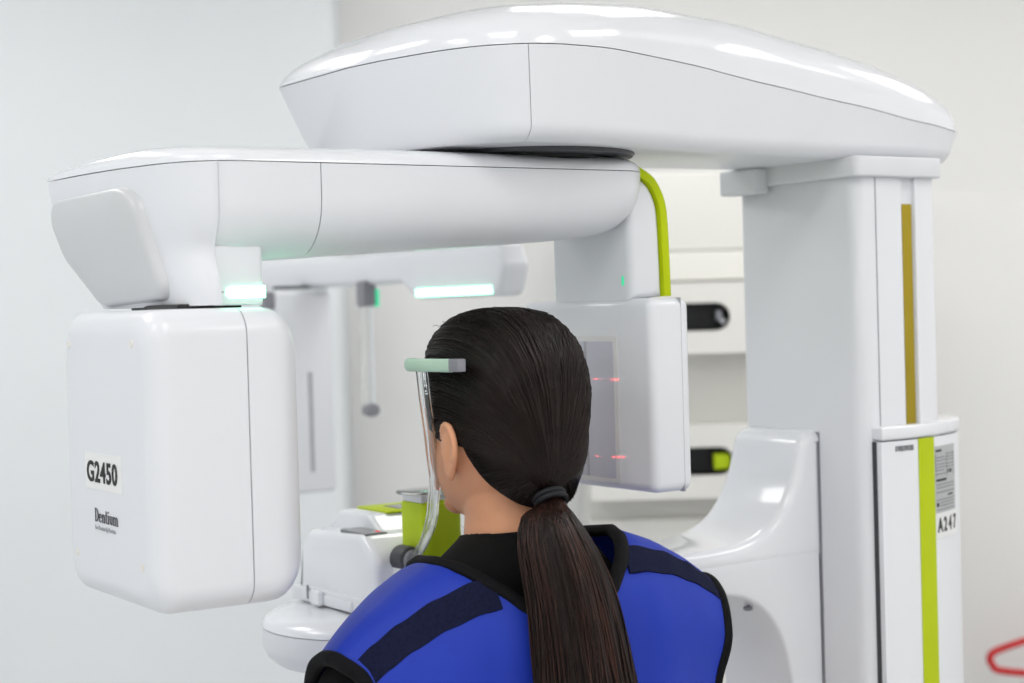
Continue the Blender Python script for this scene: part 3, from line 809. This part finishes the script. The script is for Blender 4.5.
bb = bmesh.new()
def add_rings(rings):
    R = [[bb.verts.new(p) for p in r] for r in rings]
    n = len(R[0])
    for i in range(len(R) - 1):
        for j in range(n):
            k = (j + 1) % n
            bb.faces.new((R[i][j], R[i][k], R[i + 1][k], R[i + 1][j]))
    bb.faces.new(R[0][::-1]); bb.faces.new(R[-1])
def ell(cx_, cy_, z, a, b, n=28):
    return [(cx_ + a * cos(2 * pi * j / n), cy_ + b * sin(2 * pi * j / n), z) for j in range(n)]
def blob(center, rad, M=None, n=20):
    rings = []
    for i in range(1, n):
        t = pi * i / n
        rings.append([(M or Matrix()) @ (Vector(center) + Vector((rad[0] * sin(t) * cos(2 * pi * j / n), rad[1] * sin(t) * sin(2 * pi * j / n), -rad[2] * cos(t)))) for j in range(n)])
    add_rings(rings)
# head
rings = []
N = 44
for i in range(1, N):
    t = pi * i / N; z = -cos(t)
    ring = []
    for j in range(48):
        a = 2 * pi * j / 48
        x, y = sin(t) * cos(a), sin(t) * sin(a)
        e = 2.5; q = (abs(x) ** e + abs(y) ** e + abs(z) ** 2.2) ** (-1 / 2.35)
        X, Y, Z = x * q * 0.0745, y * q * 0.0925, z * q * 0.113
        if z < 0:
            k = (-z) ** 1.4
            X *= 1 - 0.22 * k
            Y = Y * (1 - 0.10 * k) + 0.022 * k
        if y < 0 and z < 0: Y *= 1 - 0.25 * (-z)
        if y > 0.3: Y *= 1 - 0.05 * (y - 0.3)
        # eye sockets and brow
        for s in (-1, 1):
            d2 = ((X - s * 0.031) / 0.016) ** 2 + ((Z - 0.002) / 0.011) ** 2
            if y > 0: Y -= 0.007 * exp(-d2)
        if y > 0: Y += 0.003 * exp(-((Z - 0.022) / 0.010) ** 2) * exp(-(X / 0.05) ** 2)
        # cheekbones
        ring.append(HM @ Vector((X, Y, Z)))
    rings.append(ring)
add_rings(rings)
# nose, lips, chin
nose = [(0, 0.084, 0.012), (0, 0.095, -0.004), (0, 0.106, -0.022), (0, 0.107, -0.030), (0, 0.095, -0.036)]
tube_bm(bb, [HM @ Vector(p) for p in nose], [0.006, 0.0075, 0.0095, 0.011, 0.007], 12)
for s in (-1, 1): blob((s * 0.010, 0.096, -0.031), (0.007, 0.010, 0.006), HM, 10)
blob((0, 0.0925, -0.054), (0.021, 0.0085, 0.0045), HM, 12)
blob((0, 0.0915, -0.063), (0.019, 0.0085, 0.0055), HM, 12)
blob((0, 0.078, -0.094), (0.022, 0.017, 0.014), HM, 14)
# ears
for s in (-1, 1):
    def E(p): return HM @ Vector((s * p[0], p[1], p[2]))
    rim = catmull([(0.073, 0.006, -0.045), (0.076, 0.010, -0.030), (0.079, 0.012, -0.012), (0.084, 0.004, 0.002), (0.088, -0.010, 0.001), (0.089, -0.018, -0.012), (0.086, -0.016, -0.030), (0.081, -0.006, -0.046), (0.077, 0.003, -0.056), (0.073, 0.009, -0.050)], 5)
    tube_bm(bb, [E(p) for p in rim], 0.0042, 8)
    back = [(0.076, 0.004, -0.05), (0.079, 0.0, -0.035), (0.081, -0.003, -0.02), (0.082, -0.004, -0.006)]
    tube_bm(bb, [E(p) for p in catmull(back, 4)], [0.005] + [0.0075] * 11 + [0.005], 10, flat=(0.62, 1.75) if False else (1.0, 1.0))
    blob((0, 0, 0), (0.0045, 0.013, 0.024), HM @ Matrix.Translation((s * 0.080, -0.004, -0.020)) @ Matrix.Rotation(s * -0.35, 4, 'Z') @ Matrix.Rotation(0.2, 4, 'X'), 14)
    blob((s * 0.078, 0.003, -0.049), (0.0055, 0.007, 0.009), HM, 10)
# neck and torso
add_rings([ell(0, -0.012, 1.32, 0.060, 0.058), ell(0, -0.012, 1.35, 0.056, 0.056), ell(0, -0.010, 1.39, 0.051, 0.054), ell(0, -0.006, 1.43, 0.051, 0.055), ell(0, -0.004, 1.47, 0.052, 0.055)])
tor = [(0.80, .150, .100, 0), (0.88, .165, .108, 0), (0.96, .158, .104, 0), (1.05, .130, .088, .005), (1.12, .128, .088, .006), (1.19, .140, .098, .004), (1.245, .150, .094, -.004),
       (1.280, .146, .078, -.014), (1.302, .122, .062, -.020), (1.322, .116, .056, -.026), (1.346, .094, .052, -.026), (1.372, .052, .044, -.016)]
add_rings([ell(0, c, z, a, b, 36) for z, a, b, c in tor])
# arms, hands, legs, feet
for s in (-1, 1):
    sh = [(s * 0.11, -0.02, 1.272), (s * 0.150, -0.018, 1.256), (s * 0.184, -0.012, 1.222), (s * 0.206, -0.006, 1.17), (s * 0.224, 0.0, 1.10), (s * 0.228, 0.008, 1.02), (s * 0.226, 0.03, 0.94), (s * 0.222, 0.055, 0.86), (s * 0.220, 0.075, 0.80)]
    tube_bm(bb, catmull(sh, 3), [0.040] * 3 + [0.044] * 3 + [0.046] * 3 + [0.045] * 3 + [0.043] * 3 + [0.039] * 3 + [0.036] * 3 + [0.031] * 3 + [0.026], 20)
    palm = [(s * 0.220, 0.074, 0.81), (s * 0.219, 0.082, 0.775), (s * 0.217, 0.089, 0.735), (s * 0.216, 0.094, 0.712)]
    tube_bm(bb, palm, [0.025, 0.032, 0.036, 0.031], 16, flat=(0.95, 0.42))
    # five fingers, slightly curled
    for fi, (dy, L, rr) in enumerate(((-0.026, 0.058, 0.0075), (-0.009, 0.070, 0.0082), (0.008, 0.076, 0.0085), (0.025, 0.069, 0.0083))):
        b0 = Vector((s * 0.216, 0.093 + dy, 0.722)); pts = [b0]
        ang = 0.12
        for seg_, fr in enumerate((0.46, 0.30, 0.24)):
            d = Vector((-s * sin(ang), 0.22, -cos(ang))).normalized()
            pts.append(pts[-1] + d * L * fr); ang += 0.34
        tube_bm(bb, catmull([tuple(p) for p in pts], 3), [rr] * 7 + [rr * .95, rr * .9, rr * .7], 10)
    th_ = [(s * 0.214, 0.108, 0.775), (s * 0.205, 0.127, 0.752), (s * 0.198, 0.138, 0.728), (s * 0.195, 0.142, 0.706)]
    tube_bm(bb, catmull(th_, 3), [0.0115] * 4 + [0.0105] * 3 + [0.0095, 0.009, 0.007], 10)
    leg = [(s * 0.082, 0, 0.86), (s * 0.088, 0.004, 0.72), (s * 0.090, 0.006, 0.58), (s * 0.090, 0.004, 0.46), (s * 0.091, -0.008, 0.34), (s * 0.092, -0.010, 0.2), (s * 0.092, -0.012, 0.09), (s * 0.092, -0.012, 0.045)]
    tube_bm(bb, catmull(leg, 3), [0.088] * 3 + [0.080] * 3 + [0.066] * 3 + [0.054] * 3 + [0.054] * 3 + [0.044] * 3 + [0.036] * 3 + [0.036], 24)
    foot = [(s * 0.092, -0.045, 0.035), (s * 0.092, -0.01, 0.045), (s * 0.094, 0.05, 0.042), (s * 0.098, 0.11, 0.030), (s * 0.102, 0.16, 0.022), (s * 0.103, 0.185, 0.019)]
    tube_bm(bb, foot, [0.026, 0.036, 0.037, 0.036, 0.030, 0.016], 18, flat=(1.0, 0.9))
bmesh.ops.recalc_face_normals(bb, faces=bb.faces[:])
tmp_me = bpy.data.meshes.new('body'); bb.to_mesh(tmp_me); bb.free()
body_src = bpy.data.objects.new('body', tmp_me); col.objects.link(body_src)
rm = body_src.modifiers.new('remesh', 'REMESH'); rm.mode = 'VOXEL'; rm.voxel_size = 0.0034; rm.use_smooth_shade = True
sm = body_src.modifiers.new('smooth', 'SMOOTH'); sm.factor = 0.5; sm.iterations = 3
dg = bpy.context.evaluated_depsgraph_get(); dg.update()
body_me = bpy.data.meshes.new_from_object(body_src.evaluated_get(dg))
bpy.data.objects.remove(body_src)
body_me.materials.clear()
body = bpy.data.objects.new('body', body_me); col.objects.link(body)
body_me.name = 'body'
finish(body, 'skin', person, True, 180)

def garment(name, m, planes, off, smooth_it=4):
    """closed clothing layer: the body region on the kept side of every plane, offset outwards"""
    bm = bmesh.new(); bm.from_mesh(body_me)
    for co, no in planes:      # keep the side the normal points away from
        bmesh.ops.bisect_plane(bm, geom=bm.verts[:] + bm.edges[:] + bm.faces[:], plane_co=co, plane_no=no, clear_outer=True)
    for _ in range(smooth_it):
        bmesh.ops.smooth_vert(bm, verts=[v for v in bm.verts if not v.is_boundary], factor=0.5, use_axis_x=True, use_axis_y=True, use_axis_z=True)
    bm.normal_update()
    for v in bm.verts: v.co = v.co + v.normal * off
    # drop loose islands (hands, forearms) by keeping the largest
    seen = set(); best = []
    for v in bm.verts:
        if v in seen: continue
        st = [v]; isl = []; seen.add(v)
        while st:
            q = st.pop(); isl.append(q)
            for e in q.link_edges:
                o_ = e.other_vert(q)
                if o_ not in seen: seen.add(o_); st.append(o_)
        if len(isl) > len(best): best = isl
    keep = set(best)
    bmesh.ops.delete(bm, geom=[v for v in bm.verts if v not in keep], context='VERTS')
    me = bpy.data.meshes.new(name); bm.to_mesh(me); bm.free()
    o = bpy.data.objects.new(name, me); col.objects.link(o)
    finish(o, m, person, True, 180)
    s_ = o.modifiers.new('thick', 'SOLIDIFY'); s_.thickness = 0.002; s_.offset = 1
    return o
garment('shirt', 'shirt_black', [((0, -0.05, 1.377), (0, 0.18, 1)), ((0, 0, 0.93), (0, 0, -1)),
                                  ((-0.229, 0, 1.216), (-0.75, 0, -0.75)), ((0.229, 0, 1.216), (0.75, 0, -0.75))], 0.004)
garment('trousers', 'trouser_grey', [((0, 0, 0.95), (0, 0, 1)), ((0, 0, 0.09), (0, 0, -1)), ((0.178, 0, 0.9), (1, 0, 0)), ((-0.178, 0, 0.9), (-1, 0, 0))], 0.006)
for s in (-1, 1):
    pts = [(s * 0.092, -0.055, 0.040), (s * 0.092, -0.03, 0.044), (s * 0.092, 0.0, 0.046), (s * 0.094, 0.05, 0.043), (s * 0.098, 0.11, 0.036), (s * 0.102, 0.165, 0.029), (s * 0.103, 0.20, 0.024), (s * 0.103, 0.212, 0.020)]
    shoe = from_bm('shoe', tube_bm(bmesh.new(), pts, [0.020, 0.036, 0.042, 0.043, 0.042, 0.036, 0.022, 0.008], 20, flat=(1.0, 0.98)), 'shoe_white', person, True, 60)
    prism('sole', [(s * 0.092 + a * 0.040, -0.05 + b) for a, b in ((-0.8, -.01), (0.8, -.01), (1, 0.05), (1.15, 0.17), (0.9, 0.235), (0.3, 0.262), (-0.3, 0.25), (-0.8, 0.17), (-0.95, 0.06))], 'z', 0.0, 0.016, 'shoe_white', shoe, bevel=0.004)
for s in (-1, 1):
    c = HM @ Vector((s * 0.031, 0.0695, 0.002))
    e = lathe('eye', [(0.001, 0.0115), (0.006, 0.0105), (0.0095, 0.007), (0.0115, 0.0), (0.0095, -0.007), (0.001, -0.011)], tuple(c), 'eye_white', person, n=20, axis='y', angle=180)
    ci = HM @ Vector((s * 0.031, 0.0695 + 0.0105, 0.002))
    lathe('iris', [(0.0005, 0.0016), (0.004, 0.0012), (0.0052, -0.0005)], tuple(ci), 'iris_brown', e, n=16, axis='y', angle=180)
    lid = catmull([(s * 0.019, 0.0800, 0.0035), (s * 0.026, 0.0825, 0.0085), (s * 0.034, 0.0815, 0.0085), (s * 0.043, 0.0755, 0.0030)], 5)
    tube('eyelid', [HM @ Vector(p) for p in lid], 0.0032, 'skin', person, n=8)
    eb = catmull([(s * 0.016, 0.0895, 0.020), (s * 0.030, 0.087, 0.026), (s * 0.048, 0.076, 0.020)], 5)
    tube('eyebrow', [HM @ Vector(p) for p in eb], 0.0022, 'hair_dark', person, n=6)

lp = [(-0.021, 0.0905, -0.0585), (-0.010, 0.0985, -0.0555), (0, 0.1005, -0.0565), (0.010, 0.0985, -0.0555), (0.021, 0.0905, -0.0585), (0.010, 0.0985, -0.0635), (0, 0.1000, -0.0650), (-0.010, 0.0985, -0.0635)]
tube('lips', [HM @ Vector(p) for p in catmull(lp, 4, True)], 0.0030, 'lip', person, n=8, closed=True)

# ---- hair: swept-back cap, tie and ponytail
HA, HB, HT = 0.0825, 0.097, 0.1275
def hair_r(d):
    d = d.normalized()
    x, y, z = d
    a = HA; b = HB if y < 0 else 0.0975; c = HT if z > 0 else 0.118
    e = 2.25 + 0.5 * max(0, min(1, z * 2 + .2))
    r = 1 / (abs(x / a) ** e + abs(y / b) ** e + abs(z / c) ** e) ** (1 / e)
    return r
hl = [(0, .090, .062), (-.035, .082, .060), (-.058, .062, .042), (-.070, .042, .010), (-.075, .028, -.012), (-.079, .016, -.006), (-.081, 0.0, .004), (-.080, -.016, -.008), (-.077, -.026, -.030), (-.066, -.044, -.058),
      (-.045, -.064, -.080), (-.020, -.074, -.090)]
hl = hl + [(0, -.077, -.093)] + [(-x, y, z) for x, y, z in hl[:0:-1]]
loop_ = catmull(hl, 8, True)
TIE = Vector((-0.015, -0.084, -0.076))
def hair_point(p0, t, lift=0.0):
    """path from hairline point p0 (t=0) to the tie (t=1), hugging the hair ellipsoid"""
    p0 = Vector(p0); d0 = p0.normalized(); d1 = TIE.normalized()
    Q = Vector((0, -0.995, -0.02)).normalized()
    om = max(1e-4, d0.angle(Q)); d = (d0 * sin((1 - t) * om) + Q * sin(t * om)) / sin(om)
    d = (d + (d1 - Q) * t ** 2.2).normalized()
    r0 = p0.length; r1 = TIE.length; rh = hair_r(d)
    w0 = min(1, t / 0.16); w0 = w0 * w0 * (3 - 2 * w0)
    r = r0 + (rh - r0) * w0
    w1 = max(0, (t - 0.80) / 0.20); w1 = w1 * w1
    r = r + (r1 - r) * w1
    return d * (r + lift * (1 - w1))
cap_rings = []
T = [0, .02, .05, .09, .14, .2, .27, .34, .42, .5, .58, .66, .73, .80, .86, .91, .95, .98, 1.0]
V = []; Fc = []; n = len(loop_)
for t in T:
    for j, p in enumerate(loop_):
        rip = 0.0009 * sin(j * 1.9) + 0.0007 * sin(j * 0.73 + 1)
        V.append(HM @ (hair_point(p, t, rip * min(1, t * 6)) * (1.0 if t < 1 else 1.0) + (Vector((sin(2 * pi * j / n) * -0.012, 0, cos(2 * pi * j / n) * 0.010)) if t >= 1 else Vector((0, 0, 0)))))
for i in range(len(T) - 1):
    for j in range(n):
        k = (j + 1) % n
        Fc.append((i * n + j, i * n + k, (i + 1) * n + k, (i + 1) * n + j))
Fc.append(tuple(range((len(T) - 1) * n, len(T) * n)))
hair = mesh('hair', V, Fc, 'hair_dark', person, True, 180)
def strands_mesh(name, paths, r, m, parent):
    V = []; Fc = []
    for pts in paths:
        b0 = len(V); P = [Vector(p) for p in pts]; L = len(P)
        for i, p in enumerate(P):
            t = (P[min(i + 1, L - 1)] - P[max(i - 1, 0)]).normalized()
            ref = Vector((0.31, -0.9, 0.3)); a = t.cross(ref).normalized(); b = t.cross(a)
            rr = r * (0.35 if i in (0, L - 1) else 1)
            for q in range(3):
                an = 2 * pi * q / 3
                V.append(p + (a * cos(an) + b * sin(an)) * rr)
        for i in range(L - 1):
            for q in range(3):
                k = (q + 1) % 3
                Fc.append((b0 + i * 3 + q, b0 + i * 3 + k, b0 + i * 3 + 3 + k, b0 + i * 3 + 3 + q))
    o = mesh(name, V, Fc, m, parent, True, 180)
    tag(o, kind='stuff')
    return o
paths = []
rnd = random.Random(3)
for i in range(2100):
    f = rnd.random() * n; j = int(f); u = f - j
    p = Vector(loop_[j % n]).lerp(Vector(loop_[(j + 1) % n]), u)
    ts = rnd.random() ** 1.5 * 0.35; te = 1.0 - rnd.random() * 0.03
    lift = 0.0002 + rnd.random() * 0.0016
    ph = rnd.random() * 6.3; amp = 0.0011 * rnd.random()
    pts = []
    for k in range(13):
        t = ts + (te - ts) * k / 12
        q = hair_point(p, t, lift)
        s_ = amp * sin(ph + t * 7) * sin(pi * min(1, t))
        q = q + Vector((s_, 0, s_ * 0.7))
        pts.append(HM @ q)
    paths.append(pts)
strands_mesh('hair_strands', paths, 0.0006, 'hair_strand', hair)
# short flyaway hairs on the crown
paths = []
for i in range(60):
    a = rnd.uniform(-1.2, 1.2); p = Vector((sin(a) * 0.05, rnd.uniform(-0.02, 0.06), 0.1)); d = p.normalized()
    q0 = d * hair_r(d); side = Vector((rnd.uniform(-1, 1), rnd.uniform(-1, .2), 0)) * 0.02
    h = rnd.uniform(0.001, 0.005)
    pts = [HM @ (q0 + side * t + d * (h * sin(pi * min(1, t * 1.15) * 0.85) - 0.001)) for t in (0, .2, .4, .6, .8, 1)]
    paths.append(pts)
strands_mesh('flyaway_hair', paths, 0.00028, 'hair_strand', hair)

TW = HM @ TIE
tie_c = TW + Vector((0.0, -0.006, -0.002))
ta = Vector((0, -0.62, -0.78)).normalized()
bm = bmesh.new()
for off in (-0.003, 0.003):
    ring = []
    xa = Vector((1, 0, 0)); ya = ta.cross(xa).normalized()
    for j in range(28):
        a = 2 * pi * j / 28
        ring.append(tie_c + ta * off + xa * 0.0170 * cos(a) + ya * 0.0140 * sin(a))
    tube_bm(bm, ring, 0.0032, 8, True)
from_bm('hair_tie', bm, 'tie_black', person, True, 60)
tail = [(TW.x, TW.y - 0.000, TW.z + .002, .016, .012), (TW.x - .001, TW.y - 0.009, TW.z - .010, .018, .014), (-0.018, -0.113, 1.400, .031, .023), (-0.019, -0.126, 1.375, .043, .029), (-0.014, -0.136, 1.34, .049, .032), (-0.009, -0.143, 1.30, .053, .033),
        (-0.004, -0.148, 1.25, .058, .033), (0.002, -0.149, 1.20, .063, .032), (0.006, -0.147, 1.12, .062, .030), (0.008, -0.143, 1.04, .050, .024), (0.008, -0.140, 0.97, .030, .015), (0.008, -0.138, 0.93, .010, .006)]
TS = [(x, y, z, a * 0.92, b) for x, y, z, a, b in catmull(tail, 5)]
def tail_ring(s, nn=56):
    cx_, cy_, z, a, b = s; out = []; cx_ += 0.002
    for j in range(nn):
        an = 2 * pi * j / nn
        lob = 1 + 0.035 * sin(an * 7 + z * 9) + 0.03 * sin(an * 11 - z * 14) + 0.02 * sin(an * 17 + z * 22)
        out.append((cx_ + a * lob * cos(an), cy_ + b * lob * sin(an), z))
    return out
pony = loft('ponytail', [tail_ring(s) for s in TS], 'hair_dark', person, angle=180)
for grp, cnt, mm in ((0, 520, 'hair_strand'), (1, 420, 'hair_brown')):
    paths = []
    for i in range(cnt):
        an = rnd.random() * 2 * pi; dep = 0.90 + 0.14 * rnd.random(); fr = rnd.uniform(-0.25, 0.25); ph = rnd.random() * 6.3; fq = rnd.uniform(6, 14)
        s0 = rnd.random() * 0.5 if rnd.random() < .5 else 0; s1 = 1 - rnd.random() * 0.25
        if s1 - s0 < .3: s0 = 0
        pts = []
        for k in range(18):
            u = s0 + (s1 - s0) * k / 17
            q = u * (len(TS) - 1); i0 = min(int(q), len(TS) - 2); w = q - i0
            s = [a + (b - a) * w for a, b in zip(TS[i0], TS[i0 + 1])]
            aa = an + fr * u + 0.05 * sin(ph + u * fq)
            lob = 1 + 0.035 * sin(aa * 7 + s[2] * 9) + 0.03 * sin(aa * 11 - s[2] * 14) + 0.02 * sin(aa * 17 + s[2] * 22)
            dd = dep * lob + 0.02 * sin(ph * 2 + u * fq * 0.7)
            pts.append((s[0] + s[3] * dd * cos(aa), s[1] + s[4] * dd * sin(aa), s[2]))
        paths.append(pts)
    strands_mesh('ponytail_strands', paths, 0.00075, mm, pony)

# ---- lead apron
RID_Y = -0.034
def ridge_z(x):
    ax = abs(x)
    return lerp_table([(0, 1.372), (.08, 1.366), (.12, 1.356), (.17, 1.336), (.215, 1.311), (.245, 1.290), (.268, 1.271)], ax) + (0.025 if x < 0 else 0.085) * x * min(1, ax / .1)
def neck_drop(x):      # back neckline below the ridge, as height
    ax = abs(x)
    if ax >= 0.124: return 0.0
    return max(0, ridge_z(abs(x)) - 0.085 * ax * min(1, ax / .1) - lerp_table([(0, 1.288), (.03, 1.291), (.06, 1.305), (.09, 1.328), (.124, 1.3545)], ax))
def prof_pt(x, s, side):
    """s: 0 at the ridge .. 1 arc end .. 2 hem; side -1 back, +1 front"""
    ax = min(1, abs(x) / 0.268)
    depth = (0.088 if side < 0 else 0.152) * (1 - 0.42 * ax ** 2.2)
    hgt = 0.105
    zr = ridge_z(x)
    if s <= 1:
        a = s * pi / 2
        return RID_Y + side * depth * sin(a), zr - hgt * (1 - cos(a))
    u = s - 1
    z1 = zr - hgt; hem = 0.62
    z = z1 + (hem - z1) * u
    fl = 0.010 * sin(u * 2.2) * (-1 if side < 0 else 1)
    waist = 0.012 * exp(-((z - 1.05) / 0.1) ** 2)
    return RID_Y + side * (depth - waist * (1 if side < 0 else .5)) + fl + side * 0.03 * max(0, u - .3), z
def half_w(s):
    return lerp_table([(0, .268), (.35, .266), (.7, .256), (1, .243), (1.15, .232), (1.4, .222), (1.7, .25), (2, .27)], s)
def half_wl(s):
    return lerp_table([(0, .236), (.15, .232), (.4, .215), (.7, .205), (1, .203), (1.4, .206), (2, .25)], s)
def solve_s(drop):
    if drop <= 0: return 0.0
    return math.acos(max(0, 1 - drop / 0.105)) / (pi / 2)
NXS = 64; NS = 46
bm = bmesh.new()
grid = {}
edge_tracks = {'neck_b': [], 'arm_l': [], 'arm_r': []}
for side in (-1, 1):
    for i in range(NXS + 1):
        u = -1 + 2 * i / NXS
        x0 = u * 0.268
        s0 = solve_s(neck_drop(x0) * (1.0 if side < 0 else 1.15))
        for k in range(NS + 1):
            t = k / NS
            s = s0 + (2 - s0) * t ** 1.25
            x = u * (half_wl(s) if (u < 0 and side < 0) else half_w(s) * (0.945 if u > 0 else 0.945 - 0.065 * max(0, 1 - max(0, s - .6))))
            y, z = prof_pt(x0, s, side)
            # soft creases of the heavy apron
            if side < 0:
                y += 0.004 * sin(9 * x0 + 5 * s) * min(1, s) + 0.006 * exp(-((x0 + 0.10) / .05) ** 2) * exp(-((s - 1.25) / .25) ** 2) - 0.007 * exp(-((x0 - 0.15) / .045) ** 2) * exp(-((s - 1.05) / .3) ** 2)
                y += 0.0035 * sin(26 * x0 + 7 * (s - 1)) * exp(-((s - .9) / .5) ** 2) * (1 if x0 > .06 else .3)
            if side > 0 and k == 0 and s0 == 0.0:
                grid[(side, i, k)] = grid[(-1, i, 0)]; continue
            grid[(side, i, k)] = bm.verts.new((x, y, z))
for side in (-1, 1):
    for i in range(NXS):
        for k in range(NS):
            q = [grid[(side, i, k)], grid[(side, i + 1, k)], grid[(side, i + 1, k + 1)], grid[(side, i, k + 1)]]
            if len(set(q)) == 4: bm.faces.new(q)
neck_b = [tuple(grid[(-1, i, 0)].co) for i in range(NXS + 1) if abs(-1 + 2 * i / NXS) * .268 <= 0.128]
neck_f = [tuple(grid[(1, i, 0)].co) for i in range(NXS + 1) if abs(-1 + 2 * i / NXS) * .268 <= 0.122]
arm = {}
for e, i in (('l', 0), ('r', NXS)):
    arm[e] = [tuple(grid[(1, i, k)].co) for k in range(NS, 0, -1)] + [tuple(grid[(-1, i, k)].co) for k in range(NS + 1)]
hem_b = [tuple(grid[(-1, i, NS)].co) for i in range(NXS + 1)]
for _ in range(6):
    bmesh.ops.smooth_vert(bm, verts=[v for v in bm.verts if not v.is_boundary], factor=0.5, use_axis_x=False, use_axis_y=True, use_axis_z=True)
apron = from_bm('lead_apron', bm, 'apron_blue', person, True, 180)
# the sheet opens downwards, so orientation is set by the solidify below
so = apron.modifiers.new('thick', 'SOLIDIFY'); so.thickness = 0.007; so.offset = 0
tag(apron, 'royal blue lead apron')
def strip_along(name, pts, w_vecs, thick, m, parent):
    """flat band: centre pts, half-width vectors, thickness along the local normal"""
    rings = []
    for i, p in enumerate(pts):
        p = Vector(p); a = Vector(pts[max(i - 1, 0)]); b = Vector(pts[min(i + 1, len(pts) - 1)])
        t = (b - a).normalized(); w = Vector(w_vecs[i]); nn = t.cross(w).normalized() * thick
        rings.append([p - w - nn, p + w - nn, p + w + nn, p - w + nn])
    return loft(name, rings, m, parent, True, 30)
neck_loop = neck_b + neck_f[::-1]
bm = bmesh.new(); tube_bm(bm, neck_loop, 0.0085, 10, True, flat=(1.0, 0.8))
from_bm('neck_binding', bm, 'binding_black', apron, True, 60)
for e in ('l', 'r'):
    bm = bmesh.new(); tube_bm(bm, arm[e], 0.0085, 10, False)
    from_bm('armhole_binding', bm, 'binding_black', apron, True, 60)
# velcro strips lying over the shoulder, just behind the ridge
def apron_back(x0, s, out=0.0):
    x = x0 / 0.268 * (half_wl(s) if x0 < 0 else half_w(s) * 0.945); y, z = prof_pt(x0, s, -1)
    y += 0.004 * sin(9 * x0 + 5 * s) * min(1, s) + 0.006 * exp(-((x0 + 0.10) / .05) ** 2) * exp(-((s - 1.25) / .25) ** 2) - 0.007 * exp(-((x0 - 0.15) / .045) ** 2) * exp(-((s - 1.05) / .3) ** 2)
    y += 0.0035 * sin(26 * x0 + 7 * (s - 1)) * exp(-((s - .9) / .5) ** 2) * (1 if x0 > .06 else .3)
    a = min(1, s) * pi / 2
    nrm = Vector((0, -sin(a) * 0.8 - 0.2, cos(a) + .12)).normalized()
    return Vector((x, y, z)) + nrm * out
def velcro(x_in, x_out, s_in, s_out, dw):
    k = 22; V = []; Fc = []; nw = 4
    for i in range(k + 1):
        t = i / k; x0 = x_in + (x_out - x_in) * t
        for j in range(nw + 1):
            s = s_in + (s_out - s_in) * t + dw * (j / nw - .5)
            V.append(apron_back(x0, s, 0.0052))
    for i in range(k + 1):
        t = i / k; x0 = x_in + (x_out - x_in) * t
        for j in range(nw + 1):
            s = s_in + (s_out - s_in) * t + dw * (j / nw - .5)
            V.append(apron_back(x0, s, 0.001))
    b = (k + 1) * (nw + 1); W = nw + 1
    for base, fl in ((0, False), (b, True)):
        for i in range(k):
            for j in range(nw):
                f = (base + i * W + j, base + (i + 1) * W + j, base + (i + 1) * W + j + 1, base + i * W + j + 1)
                Fc.append(f[::-1] if fl else f)
    for i in range(k):
        for j in (0, nw):
            Fc.append((i * W + j, (i + 1) * W + j, b + (i + 1) * W + j, b + i * W + j))
    for j in range(nw):
        for i in (0, k):
            Fc.append((i * W + j, i * W + j + 1, b + i * W + j + 1, b + i * W + j))
    bm = bmesh.new(); vv = [bm.verts.new(v) for v in V]
    for f in Fc: bm.faces.new([vv[q] for q in f])
    return from_bm('velcro_strip', bm, 'velcro_navy', apron, True, 60)
velcro(-0.097, -0.262, 0.56, 0.38, 0.24)
velcro(0.100, 0.262, 0.50, 0.34, 0.22)
